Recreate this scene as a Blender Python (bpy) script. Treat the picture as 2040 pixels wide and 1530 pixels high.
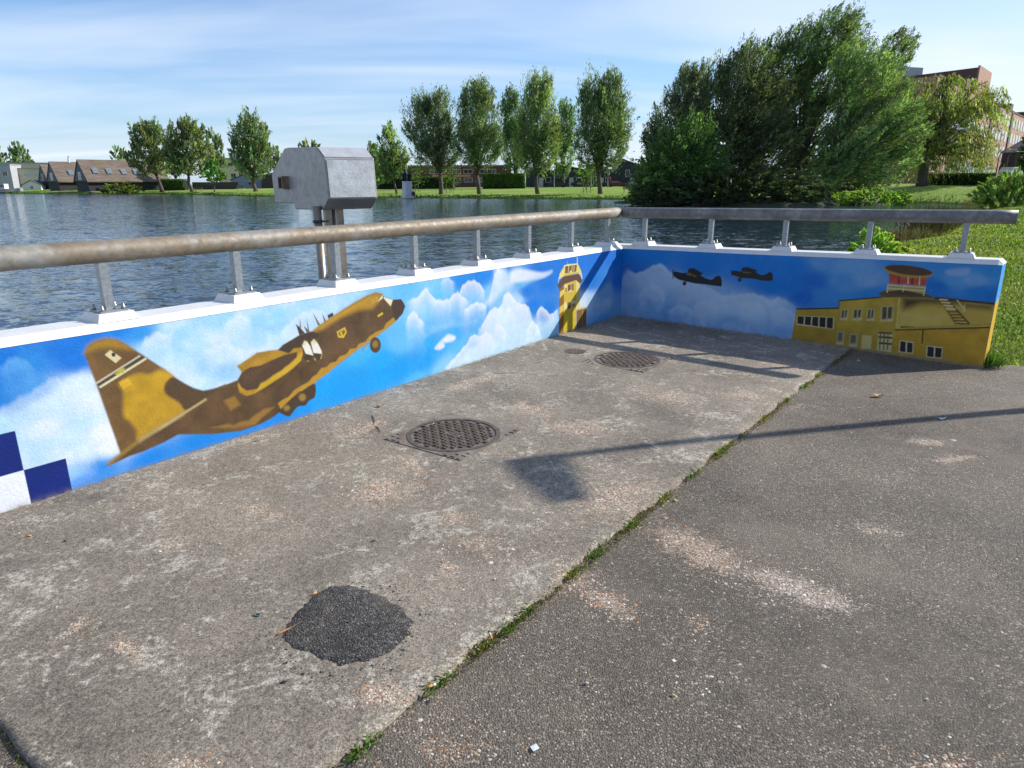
import bpy, math, random
import numpy as np
from mathutils import Matrix, Vector, Quaternion

for _o in list(bpy.data.objects):
    bpy.data.objects.remove(_o, do_unlink=True)
S = bpy.context.scene
COL = S.collection
RND = random.Random(7)
RG = np.random.default_rng(11)

# ---------------------------------------------------------------- camera
CAM_H = 1.62
FPX = 1370.0                                   # focal length for a 2040 px wide frame
PITCH, ROLL = 0.284514, math.radians(0.3)
_cp, _sp = math.cos(PITCH), math.sin(PITCH)
_A = np.array([[1, 0, 0], [0, -_sp, -_cp], [0, _cp, -_sp]])
_c, _s = math.cos(ROLL), math.sin(ROLL)
CM = np.array([[_c, _s, 0], [-_s, _c, 0], [0, 0, 1]]) @ _A     # rows: right, down, forward
cam_d = bpy.data.cameras.new('camera')
cam = bpy.data.objects.new('camera', cam_d)
COL.objects.link(cam)
cam_d.sensor_width = 36.0
cam_d.lens = 36.0 * FPX / 2040.0
cam_d.clip_start = 0.05
cam_d.clip_end = 5000
_m = Matrix.Identity(4)
for r_ in range(3):
    _m[r_][0] = CM[0][r_]; _m[r_][1] = -CM[1][r_]; _m[r_][2] = -CM[2][r_]
_m[2][3] = CAM_H
cam.matrix_world = _m
S.camera = cam

# ---------------------------------------------------------------- sun and sky
SUN_EL = math.radians(30.5)
SUN_AZ = math.atan2(0.96, 0.28)                # from +Y towards +X
SUND = Vector((math.cos(SUN_EL) * math.sin(SUN_AZ), math.cos(SUN_EL) * math.cos(SUN_AZ), math.sin(SUN_EL)))
sl = bpy.data.lights.new('sun', 'SUN')
sl.energy = 4.6
sl.angle = math.radians(0.55)
sl.color = (1.0, 0.95, 0.87)
so = bpy.data.objects.new('sun', sl)
COL.objects.link(so)
so.location = (30, 10, 40)
so.rotation_euler = (-SUND).to_track_quat('-Z', 'Y').to_euler()

wd = bpy.data.worlds.new('World')
S.world = wd
wd.use_nodes = True
nt = wd.node_tree
nt.nodes.clear()
def N(t, typ, **kw):
    n = t.nodes.new(typ)
    for k, v in kw.items():
        if k.startswith('i_'):
            n.inputs[k[2:].replace('_', ' ')].default_value = v
        else:
            setattr(n, k, v)
    return n
def LK(t, a, b):
    t.links.new(a, b)
def math_n(t, op, a, b=None, clamp=False):
    n = t.nodes.new('ShaderNodeMath'); n.operation = op; n.use_clamp = clamp
    for i, v in enumerate((a, b)):
        if v is None: continue
        if hasattr(v, 'is_output'): t.links.new(v, n.inputs[i])
        else: n.inputs[i].default_value = v
    return n.outputs[0]
def mixc(t, fac, a, b, mode='MIX'):
    n = t.nodes.new('ShaderNodeMix'); n.data_type = 'RGBA'; n.blend_type = mode
    for i, v in ((0, fac), (6, a), (7, b)):
        if hasattr(v, 'is_output'): t.links.new(v, n.inputs[i])
        else: n.inputs[i].default_value = v if i == 0 else (v[0], v[1], v[2], 1)
    return n.outputs[2]
def ramp(t, x, stops):
    n = t.nodes.new('ShaderNodeValToRGB')
    e = n.color_ramp.elements
    while len(e) < len(stops): e.new(0.5)
    for el, (p, c) in zip(e, stops):
        el.position = p; el.color = (c, c, c, 1) if not hasattr(c, '__len__') else (*c, 1)
    t.links.new(x, n.inputs[0])
    return n.outputs[0]
def noise(t, vec, scale, detail=4, rough=0.55, dist=0.0):
    n = t.nodes.new('ShaderNodeTexNoise')
    n.inputs['Scale'].default_value = scale; n.inputs['Detail'].default_value = detail
    n.inputs['Roughness'].default_value = rough; n.inputs['Distortion'].default_value = dist
    if vec is not None: t.links.new(vec, n.inputs['Vector'])
    return n.outputs['Fac']

sky = N(nt, 'ShaderNodeTexSky')
sky.sky_type = 'NISHITA'
sky.sun_disc = False
sky.sun_elevation = SUN_EL
sky.sun_rotation = SUN_AZ
sky.air_density = 1.0
sky.dust_density = 0.15
sky.ozone_density = 3.5
tc = N(nt, 'ShaderNodeTexCoord')
sx = N(nt, 'ShaderNodeSeparateXYZ'); LK(nt, tc.outputs['Generated'], sx.inputs[0])
zc = math_n(nt, 'ADD', math_n(nt, 'MAXIMUM', sx.outputs[2], 0.0), 0.10)
cb = N(nt, 'ShaderNodeCombineXYZ')
LK(nt, math_n(nt, 'DIVIDE', sx.outputs[0], zc), cb.inputs[0])
LK(nt, math_n(nt, 'DIVIDE', sx.outputs[1], zc), cb.inputs[1])
mp = N(nt, 'ShaderNodeMapping')
mp.inputs['Rotation'].default_value = (0, 0, math.radians(38))
mp.inputs['Scale'].default_value = (0.34, 0.75, 1)
mp.inputs['Location'].default_value = (0.35, 0.6, 0)
LK(nt, cb.outputs[0], mp.inputs[0])
n1_ = noise(nt, mp.outputs[0], 0.55, 8, 0.5, 1.1)
n2_ = noise(nt, mp.outputs[0], 0.42, 3, 0.5, 0.6)
cl = ramp(nt, math_n(nt, 'MULTIPLY', n1_, math_n(nt, 'ADD', n2_, 0.45)), [(0.35, 0.0), (0.60, 0.85)])
skyc = mixc(nt, 1.0, sky.outputs[0], (0.86, 0.97, 1.12), 'MULTIPLY')
hz = math_n(nt, 'POWER', math_n(nt, 'SUBTRACT', 1.0, math_n(nt, 'MAXIMUM', sx.outputs[2], 0.0)), 9.0)
skyc = mixc(nt, math_n(nt, 'MULTIPLY', hz, 0.78), skyc, (3.0, 3.9, 5.2))      # pale blue haze low in the sky
out_c = mixc(nt, cl, skyc, (5.9, 6.4, 7.1))
bg = N(nt, 'ShaderNodeBackground'); bg.inputs[1].default_value = 0.112
LK(nt, out_c, bg.inputs[0])
wo = N(nt, 'ShaderNodeOutputWorld'); LK(nt, bg.outputs[0], wo.inputs[0])

S.view_settings.view_transform = 'Standard'
S.view_settings.look = 'None'
S.view_settings.gamma = 1
S.view_settings.use_curve_mapping = False
S.view_settings.exposure = 0.5

# ---------------------------------------------------------------- helpers
O3 = np.array([0, 0, CAM_H])
def ray(px, py):
    return CM.T @ np.array([(px - 1020) / FPX, (py - 765) / FPX, 1.0])
def at(px, py, Y):
    d = ray(px, py); return O3 + d * (Y / d[1])
def gz(px, py, z=0.0):
    d = ray(px, py); return O3 + d * ((z - CAM_H) / d[2])
def mpp(P):                                    # metres per photo pixel at a point
    return float(CM[2] @ (np.asarray(P) - O3)) / FPX

def link(name, me, parent=None, loc=None):
    o = bpy.data.objects.new(name, me)
    COL.objects.link(o)
    if loc is not None: o.location = loc
    if parent is not None:
        o.parent = parent
        if loc is None:
            o.matrix_parent_inverse = world_of(parent).inverted()
    return o
def world_of(o):
    m = Matrix.LocRotScale(o.location, o.rotation_euler, o.scale)
    return (world_of(o.parent) @ o.matrix_parent_inverse @ m) if o.parent else m
def tag(o, label=None, cat=None, group=None, kind=None):
    if label: o['label'] = label
    if cat: o['category'] = cat
    if group: o['group'] = group
    if kind: o['kind'] = kind
    return o
def thing(name, label, cat, loc, group=None, rz=0.0):
    o = bpy.data.objects.new(name, None)
    o.empty_display_size = 0.1
    COL.objects.link(o)
    o.location = tuple(float(v) for v in loc); o.rotation_euler = (0, 0, rz)
    return tag(o, label, cat, group)

class MB:
    """collects faces of one mesh"""
    def __init__(s): s.v = []; s.f = []
    def add(s, vs, fs):
        b = len(s.v); s.v += [tuple(float(c) for c in v) for v in vs]; s.f += [tuple(i + b for i in f) for f in fs]
        return s
    def box(s, c, size, rz=0.0, M=None):
        x, y, z = (size[0] / 2, size[1] / 2, size[2] / 2)
        vs = [Vector((a * x, b * y, d * z)) for d in (-1, 1) for b in (-1, 1) for a in (-1, 1)]
        R = Matrix.Rotation(rz, 3, 'Z') if M is None else M
        vs = [R @ v + Vector(c) for v in vs]
        return s.add(vs, [(0, 2, 3, 1), (4, 5, 7, 6), (0, 1, 5, 4), (2, 6, 7, 3), (0, 4, 6, 2), (1, 3, 7, 5)])
    def frustum(s, c, b, t, h, R=None):
        R = R or Matrix.Identity(3)
        vs = [R @ Vector((sx * b[0] / 2, sy * b[1] / 2, 0)) + Vector(c) for sx, sy in ((-1, -1), (1, -1), (1, 1), (-1, 1))]
        vs += [R @ Vector((sx * t[0] / 2, sy * t[1] / 2, h)) + Vector(c) for sx, sy in ((-1, -1), (1, -1), (1, 1), (-1, 1))]
        return s.add(vs, [(3, 2, 1, 0), (4, 5, 6, 7), (0, 1, 5, 4), (1, 2, 6, 5), (2, 3, 7, 6), (3, 0, 4, 7)])
    def tube(s, pts, rad, n=8, cap=True):
        pts = [Vector([float(c) for c in p]) for p in pts]
        k = len(pts); rad = [rad] * k if not hasattr(rad, '__len__') else rad
        vs = []; up = None
        for i, p in enumerate(pts):
            t = (pts[min(i + 1, k - 1)] - pts[max(i - 1, 0)]).normalized()
            if up is None: up = t.orthogonal().normalized()
            a = (up - t * up.dot(t))
            a = a.normalized() if a.length > 1e-5 else t.orthogonal().normalized()
            up = a; b = t.cross(a)
            for j in range(n):
                th = 2 * math.pi * j / n
                vs.append(p + (a * math.cos(th) + b * math.sin(th)) * rad[i])
        fs = [(i * n + j, i * n + (j + 1) % n, (i + 1) * n + (j + 1) % n, (i + 1) * n + j) for i in range(k - 1) for j in range(n)]
        if cap: fs += [tuple(range(n - 1, -1, -1)), tuple((k - 1) * n + j for j in range(n))]
        return s.add(vs, fs)
    def prism(s, poly, ext):
        n = len(poly); e = Vector([float(c) for c in ext])
        p = [Vector([float(c) for c in q]) for q in poly]
        return s.add(p + [q + e for q in p], [tuple(range(n - 1, -1, -1)), tuple(range(n, 2 * n))] + [(i, (i + 1) % n, n + (i + 1) % n, n + i) for i in range(n)])
    def lathe(s, c, prof, n=16):
        vs = [(c[0] + r * math.cos(2 * math.pi * j / n), c[1] + r * math.sin(2 * math.pi * j / n), c[2] + z) for r, z in prof for j in range(n)]
        k = len(prof)
        fs = [(i * n + j, i * n + (j + 1) % n, (i + 1) * n + (j + 1) % n, (i + 1) * n + j) for i in range(k - 1) for j in range(n)]
        return s.add(vs, fs + [tuple(range(n - 1, -1, -1)), tuple((k - 1) * n + j for j in range(n))])
    def ball(s, c, r, seg=10, ring=6):
        r = (r, r, r) if not hasattr(r, '__len__') else r
        vs = []
        for i in range(1, ring):
            a = math.pi * i / ring
            for j in range(seg):
                b = 2 * math.pi * j / seg
                vs.append((c[0] + r[0] * math.sin(a) * math.cos(b), c[1] + r[1] * math.sin(a) * math.sin(b), c[2] + r[2] * math.cos(a)))
        t = len(vs); vs += [(c[0], c[1], c[2] + r[2]), (c[0], c[1], c[2] - r[2])]
        fs = [(i * seg + j, (i + 1) * seg + j, (i + 1) * seg + (j + 1) % seg, i * seg + (j + 1) % seg) for i in range(ring - 2) for j in range(seg)]
        fs += [(t, j, (j + 1) % seg) for j in range(seg)] + [(t + 1, (ring - 2) * seg + (j + 1) % seg, (ring - 2) * seg + j) for j in range(seg)]
        return s.add(vs, fs)
    def mesh(s, name, mat, smooth=False):
        me = bpy.data.meshes.new(name); me.from_pydata(s.v, [], s.f); me.materials.append(mat)
        me.validate(); me.update()
        if smooth: me.polygons.foreach_set('use_smooth', [True] * len(me.polygons))
        return me
    def build(s, name, mat, parent=None, smooth=False, loc=None):
        return link(name, s.mesh(name, mat, smooth), parent, loc)

def np_mesh(name, V, F, mat, col=None, smooth=False, parent=None):
    V = np.ascontiguousarray(V, dtype=np.float32); F = np.ascontiguousarray(F, dtype=np.int32)
    me = bpy.data.meshes.new(name)
    me.vertices.add(len(V)); me.vertices.foreach_set('co', V.ravel())
    k = F.shape[1]
    me.loops.add(F.size); me.loops.foreach_set('vertex_index', F.ravel())
    me.polygons.add(len(F)); me.polygons.foreach_set('loop_start', np.arange(0, F.size, k, dtype=np.int32))
    if smooth: me.polygons.foreach_set('use_smooth', np.ones(len(F), dtype=bool))
    me.materials.append(mat)
    if col is not None:
        ca = me.color_attributes.new('tint', 'FLOAT_COLOR', 'POINT')
        ca.data.foreach_set('color', np.concatenate([col, np.ones((len(col), 1))], 1).astype(np.float32).ravel())
    me.update(calc_edges=True)
    return link(name, me, parent)
def grid_faces(nr, nc):
    i = np.arange(nr - 1)[:, None] * nc + np.arange(nc - 1)[None, :]
    return np.stack([i, i + 1, i + nc + 1, i + nc], -1).reshape(-1, 4)

# ---------------------------------------------------------------- materials
MATS = {}
def new_mat(name):
    m = bpy.data.materials.new(name); m.use_nodes = True
    t = m.node_tree
    return m, t, t.nodes['Principled BSDF']
def pm(name, col, rough=0.6, metal=0.0, ns=0.0, amp=0.25, bump=0.0, bs=None, spec=0.5, coord='Object'):
    """plain surface with procedural mottling and relief"""
    if name in MATS: return MATS[name]
    m, t, b = new_mat(name)
    b.inputs['Roughness'].default_value = rough; b.inputs['Metallic'].default_value = metal
    b.inputs['Specular IOR Level'].default_value = spec
    tcn = N(t, 'ShaderNodeTexCoord')
    if ns:
        f = noise(t, tcn.outputs[coord], ns, 5, 0.6)
        f = ramp(t, f, [(0.3, 0.0), (0.7, 1.0)])
        c = mixc(t, f, [x * (1 - amp) for x in col], [min(1, x * (1 + amp)) for x in col])
        LK(t, c, b.inputs['Base Color'])
    else:
        b.inputs['Base Color'].default_value = (*col, 1)
    if bump:
        bn = N(t, 'ShaderNodeBump'); bn.inputs['Strength'].default_value = bump; bn.inputs['Distance'].default_value = 0.02
        LK(t, noise(t, tcn.outputs[coord], bs or ns or 20, 6, 0.6), bn.inputs['Height'])
        LK(t, bn.outputs[0], b.inputs['Normal'])
    MATS[name] = m
    return m
def attr_mat(name, rough=0.6, trans=0.0, spec=0.3, mul=1.0):
    if name in MATS: return MATS[name]
    m, t, b = new_mat(name)
    a = N(t, 'ShaderNodeAttribute', attribute_name='tint')
    LK(t, a.outputs['Color'], b.inputs['Base Color'])
    b.inputs['Roughness'].default_value = rough; b.inputs['Specular IOR Level'].default_value = spec
    if trans:
        tr = N(t, 'ShaderNodeBsdfTranslucent')
        LK(t, mixc(t, 1.0, a.outputs['Color'], (1.35, 1.45, 0.6), 'MULTIPLY'), tr.inputs[0])
        mx = N(t, 'ShaderNodeMixShader'); mx.inputs[0].default_value = trans
        LK(t, b.outputs[0], mx.inputs[1]); LK(t, tr.outputs[0], mx.inputs[2])
        LK(t, mx.outputs[0], t.nodes['Material Output'].inputs[0])
    MATS[name] = m
    return m
def lin(r, g=None, b=None):
    if g is None: r, g, b = r
    f = lambda c: (c / 255) / 12.92 if c <= 10.3 else (((c / 255) + 0.055) / 1.055) ** 2.4
    return (f(r), f(g), f(b))

M_LEAF = attr_mat('leaf', 0.5, 0.5, 0.25)
M_GRASSB = attr_mat('grass_blade', 0.55, 0.3, 0.2)
M_CHIP = attr_mat('shell_chip', 0.6, 0.0, 0.4)
# ---------------------------------------------------------------- frame of the two walls
CX = np.array([1.3829, 8.6259, 0.0])           # inner corner on the ground
D1 = np.array([0.60241, 0.79818, 0.0]); N1 = np.array([-0.79818, 0.60241, 0.0])
D2 = np.array([0.82066, -0.57142, 0.0]); N2 = np.array([0.57142, 0.82066, 0.0])
WATER = -0.55
def w1p(s, z, off=0.0): return CX - D1 * s + N1 * off + np.array([0, 0, z])
def w2p(s, z, off=0.0): return CX + D2 * s + N2 * off + np.array([0, 0, z])
def ground_h(x, y):
    dx, dy = x - CX[0], y - CX[1]
    t = np.clip(dx * D2[0] + dy * D2[1], 0, 6); qd = -(dx * N2[0] + dy * N2[1])
    s = np.clip(-(dx * D1[0] + dy * D1[1]), 0, 8)
    return -0.0285 * t * np.clip(1 - qd / 4.0, 0, 1) ** 1.0 - 0.003 * s
def sq(s, q):                                  # pavement frame: s along the long wall, q away from it
    return CX[0] - D1[0] * s - N1[0] * q, CX[1] - D1[1] * s - N1[1] * q
def gpt(px, py, dz=0.0):
    p = gz(px, py, 0.0)
    for _ in range(3): p = gz(px, py, float(ground_h(p[0], p[1])))
    p[2] += dz
    return p
QJ = 2.69                                      # width of the concrete slab
SEND = 7.27

# ---------------------------------------------------------------- ground materials
def concrete_mat():
    m, t, b = new_mat('weathered_concrete')
    P = N(t, 'ShaderNodeTexCoord').outputs['Object']
    big = ramp(t, noise(t, P, 0.8, 6, 0.62, 0.4), [(0.32, 0), (0.68, 1)])
    c = mixc(t, big, (0.146, 0.122, 0.096), (0.300, 0.255, 0.198))
    wn = math_n(t, 'ADD', noise(t, P, 3.1, 10, 0.75, 1.0), math_n(t, 'MULTIPLY', math_n(t, 'SUBTRACT', noise(t, P, 34, 4, 0.7), 0.5), 0.55))
    worn = ramp(t, wn, [(0.54, 0), (0.63, 1)])
    c = mixc(t, math_n(t, 'MULTIPLY', worn, 0.62), c, (0.50, 0.46, 0.375))
    dark = ramp(t, noise(t, P, 1.5, 7, 0.68, 0.5), [(0.28, 1), (0.45, 0)])
    c = mixc(t, math_n(t, 'MULTIPLY', dark, 0.5), c, (0.10, 0.088, 0.078))
    c = dusted(t, P, c)
    sp = ramp(t, noise(t, P, 120, 4, 0.85), [(0.36, 0.38), (0.64, 1.7)])
    c = mixc(t, 1.0, c, sp, 'MULTIPLY')
    sp2 = ramp(t, noise(t, P, 38, 5, 0.75), [(0.35, 0.75), (0.66, 1.28)])
    c = mixc(t, 1.0, c, sp2, 'MULTIPLY')
    LK(t, c, b.inputs['Base Color']); b.inputs['Roughness'].default_value = 0.85; b.inputs['Specular IOR Level'].default_value = 0.25
    h = math_n(t, 'ADD', math_n(t, 'MULTIPLY', noise(t, P, 150, 4, 0.7), 1.0), math_n(t, 'MULTIPLY', noise(t, P, 26, 5, 0.6), 1.6))
    bn = N(t, 'ShaderNodeBump'); bn.inputs['Strength'].default_value = 0.75; bn.inputs['Distance'].default_value = 0.006
    LK(t, h, bn.inputs['Height']); LK(t, bn.outputs[0], b.inputs['Normal'])
    return m
def dusted(t, P, c, amount=0.9):
    """crushed shell trodden into the surface where the grit lies"""
    a = N(t, 'ShaderNodeAttribute', attribute_name='tint')
    d = math_n(t, 'ADD', a.outputs['Fac'], math_n(t, 'MULTIPLY', math_n(t, 'SUBTRACT', noise(t, P, 9, 6, 0.75), 0.5), 2.9))
    f = ramp(t, d, [(0.32, 0), (0.9, amount)])
    vo = N(t, 'ShaderNodeTexVoronoi'); vo.inputs['Scale'].default_value = 150; LK(t, P, vo.inputs['Vector'])
    sep = N(t, 'ShaderNodeSeparateColor'); LK(t, vo.outputs['Color'], sep.inputs[0])
    g = ramp(t, sep.outputs[0], [(0.0, (0.14, 0.105, 0.075)), (0.45, (0.34, 0.25, 0.18)), (0.8, (0.46, 0.37, 0.28)), (1.0, (0.62, 0.55, 0.46))])
    pick = math_n(t, 'LESS_THAN', sep.outputs[1], math_n(t, 'MULTIPLY', f, 1.15))
    return mixc(t, math_n(t, 'MULTIPLY', math_n(t, 'ADD', math_n(t, 'MULTIPLY', pick, 0.78), 0.22), f), c, g)
GRIT = [  # px centre, semi-axes px, tilt, count, tone
        (770, 970, 85, 32, -0.05, 900, 0), (1062, 812, 45, 14, 0.25, 320, 0), (1140, 850, 60, 16, 0.1, 400, 0), (1190, 848, 20, 10, 0.5, 120, 0), (1235, 985, 95, 38, -0.25, 1100, 0), (900, 1025, 34, 16, 0, 200, 0),
        (1390, 1085, 120, 34, 0.42, 1300, 0), (1560, 1150, 80, 24, 0.35, 650, 1), (1640, 1180, 75, 22, 0.2, 600, 1), (1215, 1185, 70, 22, 0.45, 400, 0), (760, 1375, 50, 22, -0.1, 280, 0), (520, 1010, 70, 24, 0.2, 220, 0), (820, 925, 50, 18, 0.5, 280, 0),
        (1330, 785, 80, 12, 0.1, 200, 0), (1480, 780, 60, 8, 0.05, 120, 0), (1310, 705, 60, 10, 0.15, 160, 0), (1180, 680, 70, 10, 0.2, 260, 0), (1750, 1045, 60, 12, 0.15, 140, 1), (1850, 865, 50, 10, 0.1, 110, 1), (1900, 900, 60, 7, -0.1, 110, 0),
        (245, 1280, 45, 14, 0.5, 110, 0), (150, 1240, 45, 12, -0.6, 110, 0), (340, 1080, 50, 14, -0.3, 90, 1), (1050, 1100, 120, 60, 0, 300, 1), (960, 1080, 60, 24, 0, 160, 0), (890, 1130, 25, 14, 0, 80, 0), (380, 1510, 60, 16, 0, 130, 0), (900, 1480, 70, 26, 0, 130, 0), (1880, 1510, 90, 26, 0, 280, 0),
        (850, 1440, 60, 30, 0, 80, 0), (1380, 1350, 90, 40, 0, 80, 1), (1150, 1140, 70, 40, 0.5, 300, 0), (1560, 720, 60, 10, 0.15, 150, 0), (940, 760, 80, 12, -0.3, 260, 0), (720, 850, 60, 16, -0.2, 200, 0), (1400, 1230, 60, 20, 0.3, 100, 0), (1780, 945, 60, 26, 0, 40, 1), (1610, 800, 120, 14, 0, 60, 0)]
def dust_at(X, Y):
    """how much grit is trodden in at ground points"""
    D = np.zeros(X.shape)
    for x, y, a, b, t, n, k in GRIT:
        c = gz(x, y)[:2]; u = gz(x + a * math.cos(t), y + a * math.sin(t))[:2] - c; v = gz(x - b * math.sin(t), y + b * math.cos(t))[:2] - c
        M = np.linalg.inv(np.stack([u, v], 1))
        p = M @ np.stack([(X - c[0]).ravel(), (Y - c[1]).ravel()])
        dens = min(1.0, n / (a * b * 0.28) + 0.25)
        D = np.maximum(D, dens * np.exp(-0.9 * (p ** 2).sum(0)).reshape(X.shape))
    q = -((X - CX[0]) * N1[0] + (Y - CX[1]) * N1[1]); q2 = -((X - CX[0]) * N2[0] + (Y - CX[1]) * N2[1])
    return np.maximum(D, np.maximum(0.6 * np.exp(-np.abs(q) / 0.09), 0.5 * np.exp(-np.abs(q2) / 0.09)))
def asphalt_mat(name, lo, hi, scale, strength, dust=True):
    m, t, b = new_mat(name)
    P = N(t, 'ShaderNodeTexCoord').outputs['Object']
    vo = N(t, 'ShaderNodeTexVoronoi'); vo.inputs['Scale'].default_value = scale; LK(t, P, vo.inputs['Vector'])
    sep = N(t, 'ShaderNodeSeparateColor'); LK(t, vo.outputs['Color'], sep.inputs[0])
    st = ramp(t, sep.outputs[0], [(0.0, lo), (0.72, [(a + c_) / 2 * 0.9 for a, c_ in zip(lo, hi)]), (0.93, hi), (1.0, [min(1, x * 1.7) for x in hi])])
    edge = ramp(t, vo.outputs['Distance'], [(0.35, 1.0), (0.8, 0.6)])
    c = mixc(t, 1.0, st, edge, 'MULTIPLY')
    big = ramp(t, noise(t, P, 0.8, 8, 0.66, 0.5), [(0.3, 0.66), (0.7, 1.36)])
    c = mixc(t, 1.0, c, big, 'MULTIPLY')
    sand = ramp(t, noise(t, P, 1.1, 7, 0.68, 0.6), [(0.50, 0), (0.72, 0.6)])
    c = mixc(t, sand, c, (0.235, 0.19, 0.145))
    if dust: c = dusted(t, P, c, 0.85)
    else: c = mixc(t, ramp(t, noise(t, P, 14, 7, 0.75), [(0.52, 0), (0.72, 0.55)]), c, (0.23, 0.20, 0.165))
    fine = ramp(t, noise(t, P, 260, 3, 0.7), [(0.35, 0.7), (0.65, 1.3)])
    c = mixc(t, 1.0, c, fine, 'MULTIPLY')
    LK(t, c, b.inputs['Base Color']); b.inputs['Roughness'].default_value = 0.8; b.inputs['Specular IOR Level'].default_value = 0.3
    h = math_n(t, 'SUBTRACT', math_n(t, 'MULTIPLY', noise(t, P, 60, 4, 0.6), 0.7), vo.outputs['Distance'])
    bn = N(t, 'ShaderNodeBump'); bn.inputs['Strength'].default_value = strength; bn.inputs['Distance'].default_value = 0.007
    LK(t, h, bn.inputs['Height']); LK(t, bn.outputs[0], b.inputs['Normal'])
    return m
def grass_mat(name, near):
    m, t, b = new_mat(name)
    P = N(t, 'ShaderNodeTexCoord').outputs['Object']
    a = ramp(t, noise(t, P, 0.12 if not near else 0.9, 6, 0.65), [(0.3, 0), (0.7, 1)])
    c = mixc(t, a, (0.15, 0.25, 0.035), (0.26, 0.35, 0.075))
    y = ramp(t, noise(t, P, 0.035 if not near else 0.5, 4, 0.6), [(0.5, 0), (0.7, 0.55)])
    c = mixc(t, y, c, (0.42, 0.42, 0.18))
    f = ramp(t, noise(t, P, 5 if not near else 40, 4, 0.7), [(0.35, 0.6), (0.65, 1.35)])
    c = mixc(t, 1.0, c, f, 'MULTIPLY')
    LK(t, c, b.inputs['Base Color']); b.inputs['Roughness'].default_value = 0.9; b.inputs['Specular IOR Level'].default_value = 0.1
    bn = N(t, 'ShaderNodeBump'); bn.inputs['Strength'].default_value = 0.9; bn.inputs['Distance'].default_value = 0.15
    LK(t, noise(t, P, 3 if not near else 25, 5, 0.7), bn.inputs['Height']); LK(t, bn.outputs[0], b.inputs['Normal'])
    return m
def water_mat():
    m, t, b = new_mat('lake_water')
    P = N(t, 'ShaderNodeTexCoord').outputs['Object']
    b.inputs['Base Color'].default_value = (0.018, 0.034, 0.050, 1)
    b.inputs['Roughness'].default_value = 0.07; b.inputs['IOR'].default_value = 1.333
    b.inputs['Specular IOR Level'].default_value = 0.5
    mpn = N(t, 'ShaderNodeMapping'); mpn.inputs['Rotation'].default_value = (0, 0, 0.35); mpn.inputs['Scale'].default_value = (0.55, 1.25, 1)
    LK(t, P, mpn.inputs[0])
    acc = None                                   # wavelet slopes, added to the surface normal
    for sc_, amp in ((1.1, 0.34), (4.2, 0.62), (11.0, 0.6)):
        nz = N(t, 'ShaderNodeTexNoise'); nz.inputs['Scale'].default_value = sc_; nz.inputs['Detail'].default_value = 3; nz.inputs['Roughness'].default_value = 0.6; nz.inputs['Distortion'].default_value = 0.4
        LK(t, mpn.outputs[0], nz.inputs['Vector'])
        v1 = N(t, 'ShaderNodeVectorMath', operation='SUBTRACT'); LK(t, nz.outputs['Color'], v1.inputs[0]); v1.inputs[1].default_value = (0.5, 0.5, 0.5)
        v2 = N(t, 'ShaderNodeVectorMath', operation='MULTIPLY'); LK(t, v1.outputs[0], v2.inputs[0]); v2.inputs[1].default_value = (amp * 0.75, amp, 0)
        if acc is None: acc = v2.outputs[0]
        else:
            v3 = N(t, 'ShaderNodeVectorMath', operation='ADD'); LK(t, acc, v3.inputs[0]); LK(t, v2.outputs[0], v3.inputs[1]); acc = v3.outputs[0]
    ge = N(t, 'ShaderNodeNewGeometry')
    v4 = N(t, 'ShaderNodeVectorMath', operation='ADD'); LK(t, acc, v4.inputs[0]); LK(t, ge.outputs['Normal'], v4.inputs[1])
    v5 = N(t, 'ShaderNodeVectorMath', operation='NORMALIZE'); LK(t, v4.outputs[0], v5.inputs[0])
    LK(t, v5.outputs[0], b.inputs['Normal'])
    return m
M_CONC = concrete_mat()
M_ASPH = asphalt_mat('old_asphalt', (0.100, 0.083, 0.065), (0.255, 0.212, 0.162), 150, 0.6)
M_PATCH = asphalt_mat('patch_asphalt', (0.026, 0.024, 0.022), (0.13, 0.12, 0.11), 130, 0.8, False)
M_FARG = grass_mat('park_grass', False)
M_NEARG = grass_mat('bank_grass', True)
M_WATER = water_mat()

# ---------------------------------------------------------------- water
def build_water():
    nr, nc = 430, 380
    r = 3.0 * (420 / 3.0) ** np.linspace(0, 1, nr)
    a = np.radians(np.linspace(-52, 52, nc))
    R, A = np.meshgrid(r, a, indexing='ij')
    X, Y = R * np.sin(A), R * np.cos(A)
    Z = np.zeros_like(X)
    rg = np.random.default_rng(3)
    for i in range(54):
        lam = 0.28 * (8.0 ** rg.random() ** 1.2)
        th = rg.normal(math.radians(252), 0.45)
        k = 2 * math.pi / lam
        amp = 0.0050 * lam ** 0.6 * rg.uniform(0.5, 1.1)
        ph = k * (X * math.cos(th) + Y * math.sin(th)) + rg.uniform(0, 6.28)
        fade = np.clip((lam / (R * 0.012) - 2.0) / 3.0, 0, 1)
        Z += amp * fade * (np.sin(ph) + 0.25 * np.sin(2 * ph + 1.2))
    gust = 0.75 + 0.5 * np.sin(X * 0.21 + 1.3) * np.sin(Y * 0.16 + X * 0.05)
    Z = Z * gust + WATER
    V = np.stack([X, Y, Z], -1).reshape(-1, 3)
    o = np_mesh('water', V, grid_faces(nr, nc)[:, ::-1], M_WATER, smooth=True)
    tag(o, kind='structure')
build_water()

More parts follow.
